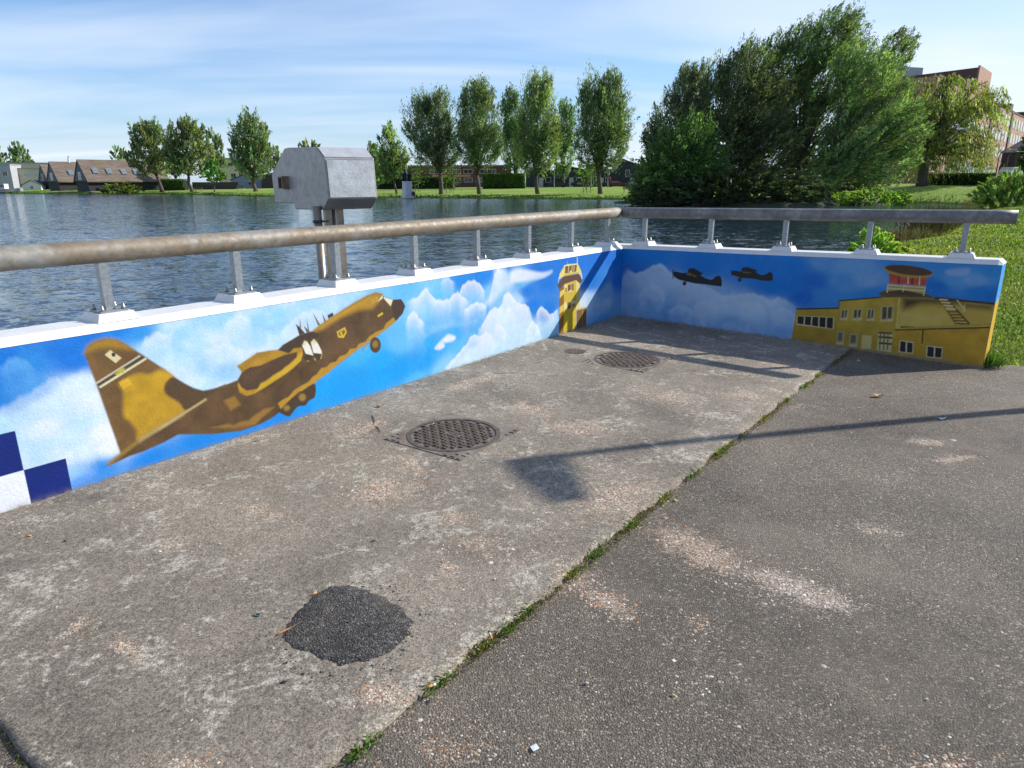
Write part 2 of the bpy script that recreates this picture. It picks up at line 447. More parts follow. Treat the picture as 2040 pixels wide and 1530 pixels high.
# ---------------------------------------------------------------- land round the lake
SH = [  # shore x, y, inland dir, profile [(distance, height)...]
    (3.9, 6.92, (0.86, -0.52), 0), (5.6, 9.6, (0.95, -0.3), 0), (7.4, 13.2, (0.97, -0.25), 0), (9.5, 19, (0.97, -0.25), 0), (11.3, 22.9, (0.95, -0.3), 0),
    (13.3, 24.3, (0.93, -0.36), 0), (16, 27.5, (0.93, -0.36), 0), (21.6, 35.2, (0.93, -0.36), 0), (29.8, 46.6, (0.95, -0.3), 1),
    (38, 58, (0.97, -0.2), 1), (43.0, 67, (0.99, -0.05), 2), (43.2, 73, (0.95, 0.3), 2), (38, 79, (0.7, 0.7), 2), (28, 87, (0.45, 0.9), 2),
    (14.4, 93, (0.2, 0.98), 3), (-4, 103, (0.05, 1), 3), (-22.7, 113.9, (-0.05, 1), 3), (-36, 123, (-0.1, 1), 3), (-50, 134.5, (-0.15, 1), 3),
    (-70, 157, (-0.25, 0.97), 3), (-91, 179.8, (-0.3, 0.95), 3), (-127, 193, (-0.4, 0.92), 3), (-230, 255, (-0.6, 0.8), 3)]
PROF = [[(0, -0.75), (0.25, -0.52), (0.8, -0.40), (2.2, -0.20), (4.5, -0.12), (9, -0.02), (25, 0.15), (80, 0.4), (300, 0.6), (1500, 0.6)],
        [(0, -0.75), (0.25, -0.50), (1.0, -0.30), (3.0, 0.0), (6.0, 0.25), (12, 0.5), (25, 0.7), (80, 0.9), (300, 0.9), (1500, 0.9)],
        [(0, -0.75), (0.25, -0.45), (1.2, -0.20), (4.0, 0.25), (8.0, 0.75), (12, 1.1), (25, 1.25), (80, 1.25), (300, 1.25), (1500, 1.25)],
        [(0, -0.75), (0.15, -0.30), (1.2, -0.22), (4.0, -0.08), (9.0, 0.02), (20, 0.2), (45, 0.45), (90, 0.7), (300, 1.0), (1500, 1.0)]]
def build_land():
    pts = []
    for i in range(len(SH) - 1):                # refine along the shore
        a, b = SH[i], SH[i + 1]
        n = max(2, int(math.hypot(b[0] - a[0], b[1] - a[1]) / 2.2))
        for k in range(n):
            f = k / n
            jx = RG.normal(0, 0.12) if 0 < i else 0
            pts.append((a[0] + (b[0] - a[0]) * f + jx, a[1] + (b[1] - a[1]) * f + jx * 0.7,
                        np.array(a[2]) * (1 - f) + np.array(b[2]) * f, a[3], b[3], f))
    rows = []
    for x, y, d, pa, pb, f in pts:
        d = d / np.hypot(*d); col = []
        prev = None
        seg = []
        for (da, za), (db, zb) in zip(PROF[pa], PROF[pb]):
            seg.append((da * (1 - f) + db * f, za * (1 - f) + zb * f))
        fin = []
        for (d0, z0), (d1_, z1_) in zip(seg[:-1], seg[1:]):
            for k in range(3):
                g = k / 3; fin.append((d0 + (d1_ - d0) * g, z0 + (z1_ - z0) * g))
        fin.append(seg[-1])
        for dd, zz in fin:
            bumpy = 0.05 * math.sin(x * 1.3 + dd * 0.9) * math.sin(y * 0.8 + dd * 1.7) if dd > 0.5 else 0
            col.append((x + d[0] * dd, y + d[1] * dd, zz + bumpy * min(1, dd / 4)))
        rows.append(col)
    V = np.array(rows)
    return V
LAND = build_land()
_nr, _nc = LAND.shape[:2]
_ns = 0
for i_ in range(_nr):                           # split: near bank with its own close-up grass, far park
    if LAND[i_, 0, 1] > 62: _ns = i_; break
nb = np_mesh('grass_bank', LAND[:_ns + 1].reshape(-1, 3), grid_faces(_ns + 1, _nc), M_NEARG, smooth=True)
tag(nb, kind='structure')
fp = np_mesh('park_ground', LAND[_ns:].reshape(-1, 3), grid_faces(_nr - _ns, _nc), M_FARG, smooth=True)
tag(fp, kind='structure')

# the wooded islet
def islet():
    th = np.linspace(0, 2 * np.pi, 49)[:-1]
    V = []; rr = [1.0, 0.97, 0.85, 0.5, 0.0]; zz = [-0.8, -0.4, -0.2, 0.05, 0.15]
    for r, z in zip(rr, zz):
        for t in th:
            w = 1 + 0.06 * math.sin(3 * t) + 0.05 * math.sin(7 * t + 1)
            V.append((26.5 + 15.0 * r * w * math.cos(t), 75 + 8.5 * r * w * math.sin(t), z))
    F = [(i * 48 + j, i * 48 + (j + 1) % 48, (i + 1) * 48 + (j + 1) % 48, (i + 1) * 48 + j) for i in range(4) for j in range(48)]
    tag(np_mesh('islet_ground', np.array(V), np.array(F), pm('islet_soil', (0.05, 0.06, 0.025), 0.95, 0, 2.0, 0.4, 0.5), smooth=True), kind='structure')
islet()

# ---------------------------------------------------------------- pavement
def pave():
    ss = np.concatenate([np.linspace(-0.6, 8, 200), np.linspace(8.3, 16, 20)])
    qs = np.concatenate([np.linspace(-0.05, 6, 150), np.linspace(6.3, 14, 20)])
    V = []
    for q in qs:
        lo = -0.0383 * q - 0.12
        if q > 3.86: lo -= min(0.22, (q - 3.86) * 1.0)
        for k, s in enumerate(ss):
            s2 = lo + (s + 0.6) * (16 - lo) / 16.6
            x, y = sq(s2, q)
            V.append((x, y, float(ground_h(x, y)) - 0.014))
    V = np.array(V); dd = dust_at(V[:, 0], V[:, 1])
    o = np_mesh('asphalt_path', V, grid_faces(len(qs), len(ss)), M_ASPH, col=np.repeat(dd[:, None], 3, 1), smooth=True)
    tag(o, kind='structure')
    # concrete slab with a slightly ragged edge at the joint
    ss = np.linspace(-0.14, SEND, 240); qs = np.linspace(-0.02, QJ, 60)
    jit = np.interp(ss, np.linspace(-0.2, SEND, 70), RG.normal(0, 0.012, 70))
    jit2 = np.interp(qs, np.linspace(0, QJ, 30), RG.normal(0, 0.003, 30))
    V = []
    for qi, q in enumerate(list(qs) + [QJ + 0.002]):
        for i, s in enumerate(list(ss) + [SEND + 0.002]):
            skirt = (qi == len(qs)) or (i == len(ss))
            qq = q + (jit[min(i, len(ss) - 1)] if qi >= len(qs) - 2 else 0)
            s_ = s + (jit2[min(qi, len(qs) - 1)] if i >= len(ss) - 2 else 0)
            x, y = sq(s_, qq)
            V.append((x, y, float(ground_h(x, y)) - (0.05 if skirt else 0.0)))
    V = np.array(V); dd = dust_at(V[:, 0], V[:, 1])
    o = np_mesh('concrete_pavement', V, grid_faces(len(qs) + 1, len(ss) + 1), M_CONC, col=np.repeat(dd[:, None], 3, 1))
    tag(o, kind='structure')
    return o
SLAB = pave()
# tar patch let into the slab
def tar_patch():
    ol = [(565, 1268), (580, 1235), (600, 1212), (628, 1185), (655, 1170), (692, 1167), (735, 1178), (775, 1198), (805, 1215), (822, 1240), (815, 1262), (795, 1285), (760, 1308), (720, 1318), (680, 1326), (645, 1312), (610, 1297), (580, 1287)]
    P = np.array([gpt(*p)[:2] for p in ol]); c = P.mean(0)
    out = []
    for i in range(len(P)):
        for f in np.arange(0, 1, 0.125):
            e = P[i] * (1 - f) + P[(i + 1) % len(P)] * f
            out.append(e + (e - c) / np.linalg.norm(e - c) * (RG.normal(0, 0.0032) + 0.004 * math.sin(i * 5.1 + f * 4)))
    out = np.array(out); n = len(out); V = []; F = []
    for r, z in ((1.0, 0.002), (0.93, 0.007), (0.6, 0.009), (0.02, 0.010)):
        for p in out:
            x, y = c + (p - c) * r
            V.append((x, y, float(ground_h(x, y)) + z))
    F = [(i * n + j, i * n + (j + 1) % n, (i + 1) * n + (j + 1) % n, (i + 1) * n + j) for i in range(3) for j in range(n)]
    np_mesh('tar_patch', np.array(V), np.array(F), M_PATCH, parent=SLAB)
tar_patch()
# ---------------------------------------------------------------- the mural
def on_w1(px, py):
    d = ray(px, py); t = ((CX - O3) @ N1) / (d @ N1); X = O3 + t * d
    return -float((X - CX) @ D1), float(X[2])
def on_w2(px, py):
    d = ray(px, py); t = ((CX - O3) @ N2) / (d @ N2); X = O3 + t * d
    return float((X - CX) @ D2), float(X[2])
def smooth_poly(P, k=4):
    P = np.array(P); n = len(P); out = []
    for i in range(n):
        p0, p1, p2, p3 = P[i - 1], P[i], P[(i + 1) % n], P[(i + 2) % n]
        for j in range(k):
            t = j / k
            out.append(0.5 * ((2 * p1) + (-p0 + p2) * t + (2 * p0 - 5 * p1 + 4 * p2 - p3) * t * t + (-p0 + 3 * p1 - 3 * p2 + p3) * t ** 3))
    return np.array(out)
class Canvas:
    """a painted wall face: colour for every vertex of a fine sheet"""
    def __init__(s, s0, s1, z0, z1, step, conv, seed):
        s.ns = int((s1 - s0) / step) + 1; s.nz = int((z1 - z0) / step) + 1
        s.s = np.linspace(s0, s1, s.ns); s.z = np.linspace(z0, z1, s.nz)
        s.img = np.zeros((s.nz, s.ns, 3)); s.conv = conv; s.rg = np.random.default_rng(seed)
        s.o = (0, 0); s.k = 1.0; s.foot = -0.003 if seed == 5 else -0.0285
    def frame(s, ox, oy, k): s.o = (ox, oy); s.k = k; return s
    def P(s, pts): return np.array([s.conv(s.o[0] + x / s.k, s.o[1] + y / s.k) for x, y in pts])
    def _win(s, lo, hi):
        i0, i1 = np.searchsorted(s.s, lo[0]), np.searchsorted(s.s, hi[0])
        j0, j1 = np.searchsorted(s.z, lo[1]), np.searchsorted(s.z, hi[1])
        if i1 <= i0 or j1 <= j0: return None
        X, Z = np.meshgrid(s.s[i0:i1], s.z[j0:j1])
        return (slice(j0, j1), slice(i0, i1)), X, Z
    def _sdf(s, X, Z, P):
        d = np.full(X.shape, 1e9); sg = np.ones(X.shape)
        n = len(P)
        for i in range(n):
            a, b = P[i], P[i - 1]
            ex, ez = b - a; wx, wz = X - a[0], Z - a[1]
            t = np.clip((wx * ex + wz * ez) / (ex * ex + ez * ez + 1e-12), 0, 1)
            d = np.minimum(d, (wx - ex * t) ** 2 + (wz - ez * t) ** 2)
            c1 = Z >= a[1]; c2 = Z < b[1]; c3 = ex * wz > ez * wx
            sg = np.where((c1 & c2 & c3) | (~c1 & ~c2 & ~c3), -sg, sg)
        return sg * np.sqrt(d)
    def mix(s, w, a, rgb):
        c = np.array(lin(*rgb)) if not isinstance(rgb, np.ndarray) else rgb
        s.img[w] = s.img[w] * (1 - a[..., None]) + c * a[..., None]
    def poly(s, pts, rgb, soft=0.006, alpha=1.0, curve=False, fade=0.0, rgb2=None, mottle=0.0):
        P = s.P(pts)
        if curve: P = smooth_poly(P)
        w = s._win(P.min(0) - soft * 2, P.max(0) + soft * 2)
        if w is None: return
        w, X, Z = w
        d = s._sdf(X, Z, P)
        a = np.clip(0.5 - d / soft, 0, 1); a = a * a * (3 - 2 * a)
        if fade: a = a * np.exp(-np.clip(-d, 0, 9) / fade)
        if rgb2 is not None:
            f = np.clip((Z - P[:, 1].min()) / (P[:, 1].max() - P[:, 1].min() + 1e-6), 0, 1)[..., None]
            s.mix(w, a * alpha, np.array(lin(*rgb)) * f + np.array(lin(*rgb2)) * (1 - f))
        else:
            s.mix(w, a * alpha, rgb)
        if mottle:                               # uneven airbrush coat
            v = (s.vnoise(max(6, int(s.s[-1] * 9)), 9) * 0.65 + s.vnoise(max(8, int(s.s[-1] * 26)), 24) * 0.35)[w]
            s.img[w] = s.img[w] * (1 + (a * (v - 0.5) * mottle))[..., None]
    def line(s, p, q, width, rgb, soft=0.004, alpha=1.0):
        a, b = s.P([p, q]); e = (b - a) / (np.linalg.norm(b - a) + 1e-9); n = np.array([-e[1], e[0]]) * width / 2
        P = np.array([a + n, b + n, b - n, a - n])
        w = s._win(P.min(0) - soft * 2, P.max(0) + soft * 2)
        if w is None: return
        w, X, Z = w
        s.mix(w, np.clip(0.5 - s._sdf(X, Z, P) / soft, 0, 1) * alpha, rgb)
    def oval(s, c, rx, ry, rgb, soft=0.006, alpha=1.0, tilt=0.0, fade=0.0):
        s.poly([(c[0] + rx * math.cos(t) * math.cos(tilt) - ry * math.sin(t) * math.sin(tilt), c[1] + rx * math.cos(t) * math.sin(tilt) + ry * math.sin(t) * math.cos(tilt)) for t in np.linspace(0, 6.283, 25)[:-1]], rgb, soft, alpha, fade=fade)
    def wash(s, pts, power=3.0):
        """airbrushed base: blend of colour spots"""
        X, Z = np.meshgrid(s.s, s.z); acc = np.zeros(s.img.shape); ws = np.zeros(X.shape)
        for x, y, c in pts:
            a, b = s.conv(x, y)
            wgt = 1 / ((X - a) ** 2 * 0.55 + (Z - b) ** 2 * 1.5 + 0.0015) ** (power / 2)
            acc += wgt[..., None] * np.array(lin(*c)); ws += wgt
        s.img[:] = acc / ws[..., None]
    def vnoise(s, cs, cz):
        g = s.rg.random((cz + 2, cs + 2))
        x = np.linspace(0, cs, s.ns); z = np.linspace(0, cz, s.nz)
        xi = x.astype(int); zi = z.astype(int); fx = x - xi; fz = z - zi
        fx = fx * fx * (3 - 2 * fx); fz = fz * fz * (3 - 2 * fz)
        a = g[zi][:, xi]; b = g[zi][:, xi + 1]; c = g[zi + 1][:, xi]; d = g[zi + 1][:, xi + 1]
        return (a * (1 - fx) + b * fx) * (1 - fz)[:, None] + (c * (1 - fx) + d * fx) * fz[:, None]
    def puffs(s, pts, r, rgb, alpha, fade, soft=0.028):
        """billows: discs bright along the upper rim, dissolving downwards"""
        X, Z = np.meshgrid(s.s, s.z)
        for lay in range(2):
            d = np.full(X.shape, 9.0); al2 = np.zeros(X.shape)
            for x, y in pts:
                a, b = s.conv(x, y)
                for k in range(4):
                    rr = r * s.rg.uniform(0.3, 0.95); cx, cz = a + s.rg.normal(0, r * 0.55), b - rr - abs(s.rg.normal(0, r * 0.35)) - lay * r * 0.5
                    dk = np.hypot((X - cx) * 0.95, Z - cz) - rr
                    d = np.minimum(d, dk)
                    al2 = np.maximum(al2, np.clip((Z - cz + rr * 0.7) / (rr * 1.5), 0, 1) * np.clip(0.5 - dk / soft, 0, 1))
            e = np.clip(0.5 - d / soft, 0, 1)
            s.mix((slice(None), slice(None)), e * al2 * (0.45 + 0.55 * np.exp(-np.clip(-d, 0, 9) / fade)) * alpha * (0.75 if lay else 1.0), rgb)
    def crest(s, top, dep, rgb, alpha, soft=0.02):
        """airbrushed cloud top: sharp along a scalloped line, dissolving downwards"""
        T = np.array([s.conv(x, y) for x, y in top]); T = T[np.argsort(T[:, 0])]
        xs = s.s; f = np.linspace(0, 1, len(T)); zt = np.interp(xs, T[:, 0], T[:, 1])
        zt = zt + 0.010 * np.abs(np.sin(xs * 38 + s.rg.uniform(0, 6))) + 0.006 * np.abs(np.sin(xs * 83 + s.rg.uniform(0, 6)))
        w = max(0.05, (T[-1, 0] - T[0, 0]) * 0.12)
        ends = np.clip((xs - T[0, 0]) / w, 0, 1) * np.clip((T[-1, 0] - xs) / w, 0, 1)
        dz = zt[None] - s.z[:, None]
        a = np.clip(dz / soft + 0.3, 0, 1) * np.exp(-np.clip(dz, 0, 9) / dep) * ends[None]
        s.mix((slice(None), slice(None)), a * alpha, rgb)
    def sheet(s, name, to_world, mat, parent):
        dirt = 0.93 + 0.1 * s.vnoise(s.ns // 8, s.nz // 8) * s.vnoise(s.ns // 40, s.nz // 30) * 1.6
        grime = np.clip(np.exp(-np.clip(s.z[:, None] - s.foot * s.s[None] - 0.002, 0, 9) / 0.011) * (0.1 + 1.1 * s.vnoise(s.ns // 5, max(4, s.nz // 6))), 0, 0.7)
        img = s.img * (1 - grime[..., None]) + np.array([0.22, 0.20, 0.18]) * grime[..., None]
        fl = (s.rg.random(img.shape[:2]) < 0.0006)[..., None]
        img = np.where(fl, 0.5 * img + 0.3 * s.rg.choice([0.1, 0.9]), img)
        img = np.clip(img * dirt[..., None] * 0.80, 0, 0.70)
        X, Z = np.meshgrid(s.s, s.z)
        V = to_world(X.ravel(), Z.ravel())
        return np_mesh(name, V, grid_faces(s.nz, s.ns), mat, col=img.reshape(-1, 3), parent=parent)

BLUE, BRIGHT, PALE, WHITE, MIDB = (2, 118, 216), (2, 160, 240), (172, 218, 244), (236, 240, 246), (70, 165, 232)
def paint_long_wall():
    c = Canvas(0.0, 7.4, -0.10, 0.832, 0.0046, on_w1, 5)
    pts = [(-150, 720, BLUE), (0, 720, BLUE), (0, 760, (20, 128, 218)), (60, 725, (40, 140, 222)), (130, 700, BLUE), (170, 668, BLUE), (150, 720, BLUE), (240, 655, (5, 130, 226)),
           (0, 800, (30, 130, 215)), (70, 775, (60, 150, 225)), (0, 850, (160, 212, 242)), (60, 850, (190, 225, 245)), (110, 800, (196, 228, 246)), (150, 770, (214, 234, 248)),
           (190, 790, (232, 238, 246)), (215, 860, WHITE), (150, 850, (190, 226, 246)), (90, 900, (176, 220, 245)), (160, 900, (196, 228, 246)), (215, 895, WHITE), (60, 930, (170, 216, 244)), (150, 940, (110, 180, 232)), (170, 955, (2, 132, 226)), (300, 918, (2, 136, 230)), (200, 930, (30, 140, 228)),
           (280, 665, (40, 150, 228)), (300, 690, (150, 208, 242)), (340, 660, (164, 214, 243)), (400, 680, (186, 222, 244)), (460, 650, (160, 214, 243)), (480, 700, (176, 220, 244)), (420, 740, (150, 205, 240)), (400, 765, (190, 226, 246)), (450, 740, (140, 196, 236)),
           (350, 720, (186, 224, 245)), (540, 620, (150, 212, 244)), (560, 660, (190, 224, 245)), (620, 615, (176, 220, 245)), (640, 630, (196, 226, 246)), (700, 590, (140, 208, 244)), (600, 640, (198, 226, 246)),
           (760, 570, (120, 198, 243)), (800, 575, (100, 190, 242)), (830, 620, (110, 196, 243)), (860, 560, (130, 204, 244)), (800, 680, (100, 190, 242)), (760, 720, (20, 168, 242)), (700, 760, (10, 160, 240)), (650, 780, BRIGHT), (640, 800, (20, 160, 238)), (760, 745, BRIGHT), (800, 735, (4, 160, 240)), (720, 700, (60, 178, 240)),
           (860, 690, (30, 165, 240)), (840, 720, (2, 158, 240)), (900, 660, (40, 168, 240)), (830, 760, (80, 188, 243)), (890, 735, (140, 208, 245)), (950, 720, (190, 226, 247)), (930, 690, (90, 185, 240)),
           (560, 830, (2, 140, 232)), (480, 868, (2, 138, 230)), (400, 885, (2, 136, 228)), (600, 815, (2, 146, 235)), (690, 780, (2, 158, 240)), (450, 775, (200, 226, 245)),
           (880, 590, (100, 190, 240)), (920, 555, (20, 140, 228)), (960, 548, (4, 132, 226)), (1000, 535, (10, 128, 222)), (930, 600, (90, 185, 240)), (960, 620, (60, 170, 238)), (980, 590, (120, 196, 240)), (890, 640, (80, 180, 240)), (950, 640, (70, 172, 236)),
           (1010, 560, (190, 220, 243)), (1010, 640, (195, 224, 246)), (1030, 600, (150, 205, 242)), (1040, 560, (100, 180, 235)), (1070, 540, (6, 118, 214)), (1050, 580, (6, 122, 218)), (1090, 560, (4, 120, 216)), (1100, 520, BLUE), (1060, 610, (2, 124, 220)), (1090, 620, (2, 126, 222)), (1000, 690, (180, 222, 246)), (1060, 660, (180, 220, 246)), (1100, 650, (150, 208, 244)),
           (1140, 520, BLUE), (1180, 520, BLUE), (1220, 510, BLUE), (1180, 560, (4, 122, 218)), (1200, 560, (30, 130, 216)), (1210, 575, (130, 178, 222)), (1200, 610, (150, 190, 228)), (1170, 600, (190, 215, 238)), (1200, 640, (90, 160, 220)), (1228, 560, BLUE), (1228, 620, (110, 165, 215))]
    c.wash(pts, 4.0)
    # soft variation of the pale zones
    v = c.vnoise(30, 6) * 0.6 + c.vnoise(75, 12) * 0.4
    pale = np.clip((c.img[..., 0] - 0.12) / 0.3, 0, 1)
    c.mix((slice(None), slice(None)), pale * np.clip((v - 0.45) * 1.8, 0, 0.5), WHITE)
    c.mix((slice(None), slice(None)), np.clip((0.42 - v) * 1.6, 0, 0.5) * pale, (120, 195, 240))
    # cumulus at the right
    c.frame(0, 0, 1)
    big = [(893, 752), (905, 735), (920, 715), (935, 695), (952, 688), (962, 668), (968, 645), (975, 625), (985, 615), (1000, 612), (1005, 590), (1012, 582), (1020, 588), (1030, 606), (1048, 610), (1058, 625), (1062, 645), (1070, 655), (1080, 672), (1090, 690), (1040, 715), (980, 735)]
    c.poly(big, (190, 224, 246), 0.05, 0.85, True)
    c.poly([(985, 535), (1000, 532), (1010, 545), (1000, 580), (975, 605), (960, 612), (985, 575)], (205, 228, 245), 0.09, 0.9, True)
    c.poly([(1018, 545), (1030, 536), (1050, 538), (1080, 543), (1100, 540), (1085, 552), (1050, 560), (1020, 562)], WHITE, 0.05, 0.85, True)
    c.poly([(868, 690), (885, 672), (895, 666), (908, 672), (900, 680), (880, 684)], WHITE, 0.04, 0.85, True)
    c.poly([(866, 694), (880, 683), (886, 690), (876, 697)], WHITE, 0.03, 0.8, True)
    for top, dep, al in (
            ([(808, 602), (822, 597), (835, 592), (843, 578), (850, 575), (856, 585), (866, 597), (880, 600), (895, 597), (905, 586), (912, 583), (920, 592), (938, 602)], 0.11, 0.95),
            ([(912, 592), (921, 571), (931, 562), (945, 560), (956, 567), (968, 584)], 0.11, 0.95), ([(922, 622), (938, 609), (948, 603), (960, 605), (972, 613)], 0.08, 0.95),
            ([(876, 568), (884, 556), (892, 553), (900, 560), (908, 566)], 0.07, 0.7), ([(972, 606), (980, 572), (985, 548), (993, 536), (1003, 540)], 0.12, 0.9),
            ([(948, 678), (954, 657), (963, 645), (970, 630), (978, 618), (986, 613), (994, 617), (1000, 606), (1004, 590), (1012, 583), (1020, 590), (1026, 600), (1036, 606), (1048, 608), (1055, 615), (1058, 632), (1062, 652)], 0.16, 0.95),
            ([(878, 744), (898, 722), (914, 705), (922, 694), (932, 684), (938, 670), (948, 668), (956, 672), (962, 667), (968, 663), (978, 666), (985, 678), (992, 694)], 0.15, 0.9),
            ([(982, 664), (989, 648), (996, 645), (1003, 657), (1012, 670)], 0.09, 0.9), ([(1000, 640), (1008, 622), (1016, 612), (1024, 622), (1030, 640)], 0.10, 0.8), ([(1046, 672), (1054, 650), (1062, 640), (1069, 648), (1078, 664)], 0.09, 0.95),
            ([(1066, 630), (1077, 611), (1086, 617), (1096, 628), (1105, 623), (1114, 612)], 0.11, 0.95), ([(806, 648), (815, 630), (822, 621), (829, 625), (836, 636), (848, 646)], 0.09, 0.95)):
        c.crest(top, dep, WHITE, al)
    for a, b in (((1040, 566), (1100, 541)), ((850, 655), (950, 640)), ((845, 668), (905, 640))):
        c.line(a, b, 0.03, (150, 205, 240), 0.05, 0.5)
    # left clouds
    c.crest([(-200, 830), (0, 818), (30, 800), (60, 785), (84, 768), (98, 757), (114, 755), (130, 760), (150, 748), (165, 737), (185, 733)], 0.22, (222, 236, 248), 0.45, 0.03)
    c.crest([(-10, 740), (18, 719), (36, 713), (55, 722), (80, 750)], 0.09, (110, 180, 235), 0.8, 0.03)
    for top, dep in (([(275, 700), (290, 676), (310, 664), (335, 668), (350, 655)], 0.14), ([(400, 705), (430, 690), (445, 683), (470, 692), (490, 705)], 0.10), ([(440, 660), (455, 640), (475, 627), (490, 632), (505, 648)], 0.10), ([(555, 668), (580, 640), (600, 626), (625, 618), (650, 622)], 0.10), ([(60, 860), (85, 840), (100, 832), (125, 846)], 0.1), ([(100, 930), (130, 905), (160, 890), (190, 880)], 0.1)):
        c.crest(top, dep, (234, 241, 248), 0.65, 0.03)
    # checker at the left end
    k = 0.272; zb = -0.03
    def chk(a, b, z0, z1, rgb):
        w, X, Z = c._win((a, z0), (b, z1)); c.mix(w, np.ones(X.shape), rgb)
    se = on_w1(141, 960)[0]; zt = on_w1(133, 912)[1]; s2 = on_w1(47, 938)[0]
    w_ = s2 - se; h_ = zt - zb
    NAVY = (8, 36, 118)
    zt2 = on_w1(25, 860)[1]
    chk(se, s2, -0.09, zt, NAVY); chk(s2, s2 + w_, zt, zt2, NAVY); chk(s2, s2 + w_, -0.09, zt, WHITE)
    chk(s2 + w_, s2 + 2 * w_, -0.09, zt, NAVY); chk(s2 + w_, s2 + 2 * w_, zt, zt2, WHITE)
    # ---- transport aircraft
    BR, BR2, DK, OC, YE = (96, 72, 46), (112, 84, 48), (74, 57, 46), (184, 140, 42), (196, 155, 36)
    c.frame(150, 650, 5.1)
    c.poly([(90, 280), (125, 200), (200, 150), (320, 120), (420, 135), (510, 180), (700, 300), (900, 430), (1050, 550), (1200, 630), (1300, 655), (1420, 630), (1530, 590), (1350, 740), (1100, 900), (800, 1110), (465, 1310), (330, 930), (215, 600)], BR2, 0.016, mottle=0.7)
    c.poly([(95, 270), (125, 200), (200, 150), (320, 122), (420, 137), (510, 182), (590, 240), (450, 225), (250, 225)], (172, 132, 38), 0.05, 0.9)
    c.poly([(500, 540), (640, 480), (750, 490), (880, 440), (1000, 510), (910, 620), (940, 700), (1080, 800), (1110, 870), (800, 1070), (635, 1165), (620, 1060), (560, 970), (490, 900), (490, 680), (450, 590)], YE, 0.04, 1, True, rgb2=(180, 140, 34), mottle=0.5)
    c.poly([(1000, 520), (1150, 605), (1300, 658), (1420, 635), (1525, 595), (1350, 730), (1130, 850), (1060, 770), (930, 690), (908, 610), (940, 550)], (88, 68, 44), 0.02, 1, True)
    c.poly([(215, 585), (660, 300), (715, 325), (255, 615)], (74, 64, 60), 0.006)
    c.line((213, 580), (660, 298), 0.010, (205, 195, 160)); c.line((245, 622), (722, 325), 0.013, (222, 212, 170))
    c.poly([(400, 487), (460, 432), (505, 425), (490, 470), (430, 497)], (186, 176, 52), 0.008)
    c.oval((330, 290), 110, 70, (92, 70, 40), 0.08, 0.6)
    c.poly([(300, 290), (355, 240), (470, 320), (410, 375)], (216, 202, 156), 0.006)
    c.oval((388, 288), 20, 22, (48, 40, 26), 0.006)
    c.line((452, 588), (548, 540), 0.026, (214, 172, 44), 0.01); c.line((482, 622), (570, 570), 0.024, (212, 170, 44), 0.01)
    # fuselage
    c.frame(0, 0, 1)
    fus = [(210, 929), (241, 905), (307, 863), (366, 822), (450, 766), (474, 757), (482, 741), (512, 703), (554, 697), (597, 668), (622, 660), (637, 648), (665, 629), (702, 605.5), (731, 589), (749, 582.5), (762, 585.5), (766, 592), (783, 597), (799, 596), (807, 610), (802, 625), (788.5, 639.5), (775, 651), (746, 673), (716.5, 694), (687, 716), (657.6, 738), (628, 761.5), (590, 790), (557, 821), (542, 832.5), (518, 845.5), (479, 858.6), (422, 865), (356, 865.5), (326, 881.5), (287, 899), (258, 909), (228, 923)]
    c.poly(fus, BR, 0.014, mottle=0.8)
    c.frame(540, 560, 6.8)
    c.poly([(560, 690), (660, 600), (850, 470), (1100, 310), (1300, 200), (1420, 155), (1510, 175), (1450, 290), (1370, 370), (1200, 390), (950, 490), (700, 650)], OC, 0.06, 0.95)
    c.poly([(620, 660), (850, 500), (1100, 340), (1350, 210), (1250, 290), (1000, 420), (760, 580)], (196, 152, 36), 0.05, 0.7)
    c.poly([(1690, 540), (1660, 490), (1560, 570), (1520, 650), (1420, 690), (1330, 750), (1280, 820), (1190, 850), (1150, 910), (1070, 920), (1020, 990), (930, 1020), (880, 1090), (800, 1110), (760, 1160), (680, 1180), (620, 1260), (560, 1300), (510, 1370), (420, 1410), (300, 1490), (440, 1490), (600, 1370), (800, 1210), (1000, 1060), (1200, 910), (1400, 770), (1600, 625)], OC, 0.012)
    c.poly([(1650, 255), (1760, 245), (1800, 300), (1815, 345), (1780, 440), (1690, 540), (1660, 470), (1635, 340)], (70, 54, 45), 0.008)
    c.poly([(1520, 215), (1650, 255), (1620, 340), (1530, 240)], (236, 226, 194), 0.006)
    c.poly([(1440, 282), (1490, 215), (1515, 178), (1510, 235)], (232, 222, 186), 0.006)
    c.poly([(1440, 465), (1510, 420), (1520, 448), (1450, 490)], (222, 178, 44), 0.006)
    for a, b in (((1365, 262), (1440, 220)), ((1440, 220), (1445, 258)), ((1445, 258), (1372, 300)), ((1372, 300), (1365, 262))): c.line(a, b, 0.006, (206, 162, 70))
    c.poly([(888, 685), (1000, 622), (1027, 690), (985, 770), (910, 765)], (216, 182, 52), 0.006)
    c.poly([(908, 702), (990, 655), (1006, 690), (972, 740), (925, 740)], (112, 92, 40), 0.006)
    c.line((948, 690), (965, 755), 0.018, (216, 182, 52)); c.line((910, 700), (985, 660), 0.012, (180, 148, 46))
    c.poly([(1335, 812), (1300, 905), (1210, 965), (1290, 850)], (196, 160, 60), 0.008, 0.9); c.line((1325, 830), (1225, 955), 0.012, (60, 150, 215))
    c.oval((1412, 866), 75, 106, (82, 62, 42), 0.012); c.oval((1412, 855), 38, 48, (152, 122, 42), 0.03)
    c.poly([(765, 460), (835, 425), (847, 468), (775, 512)], (68, 53, 40), 0.006)
    c.frame(340, 620, 6.119)
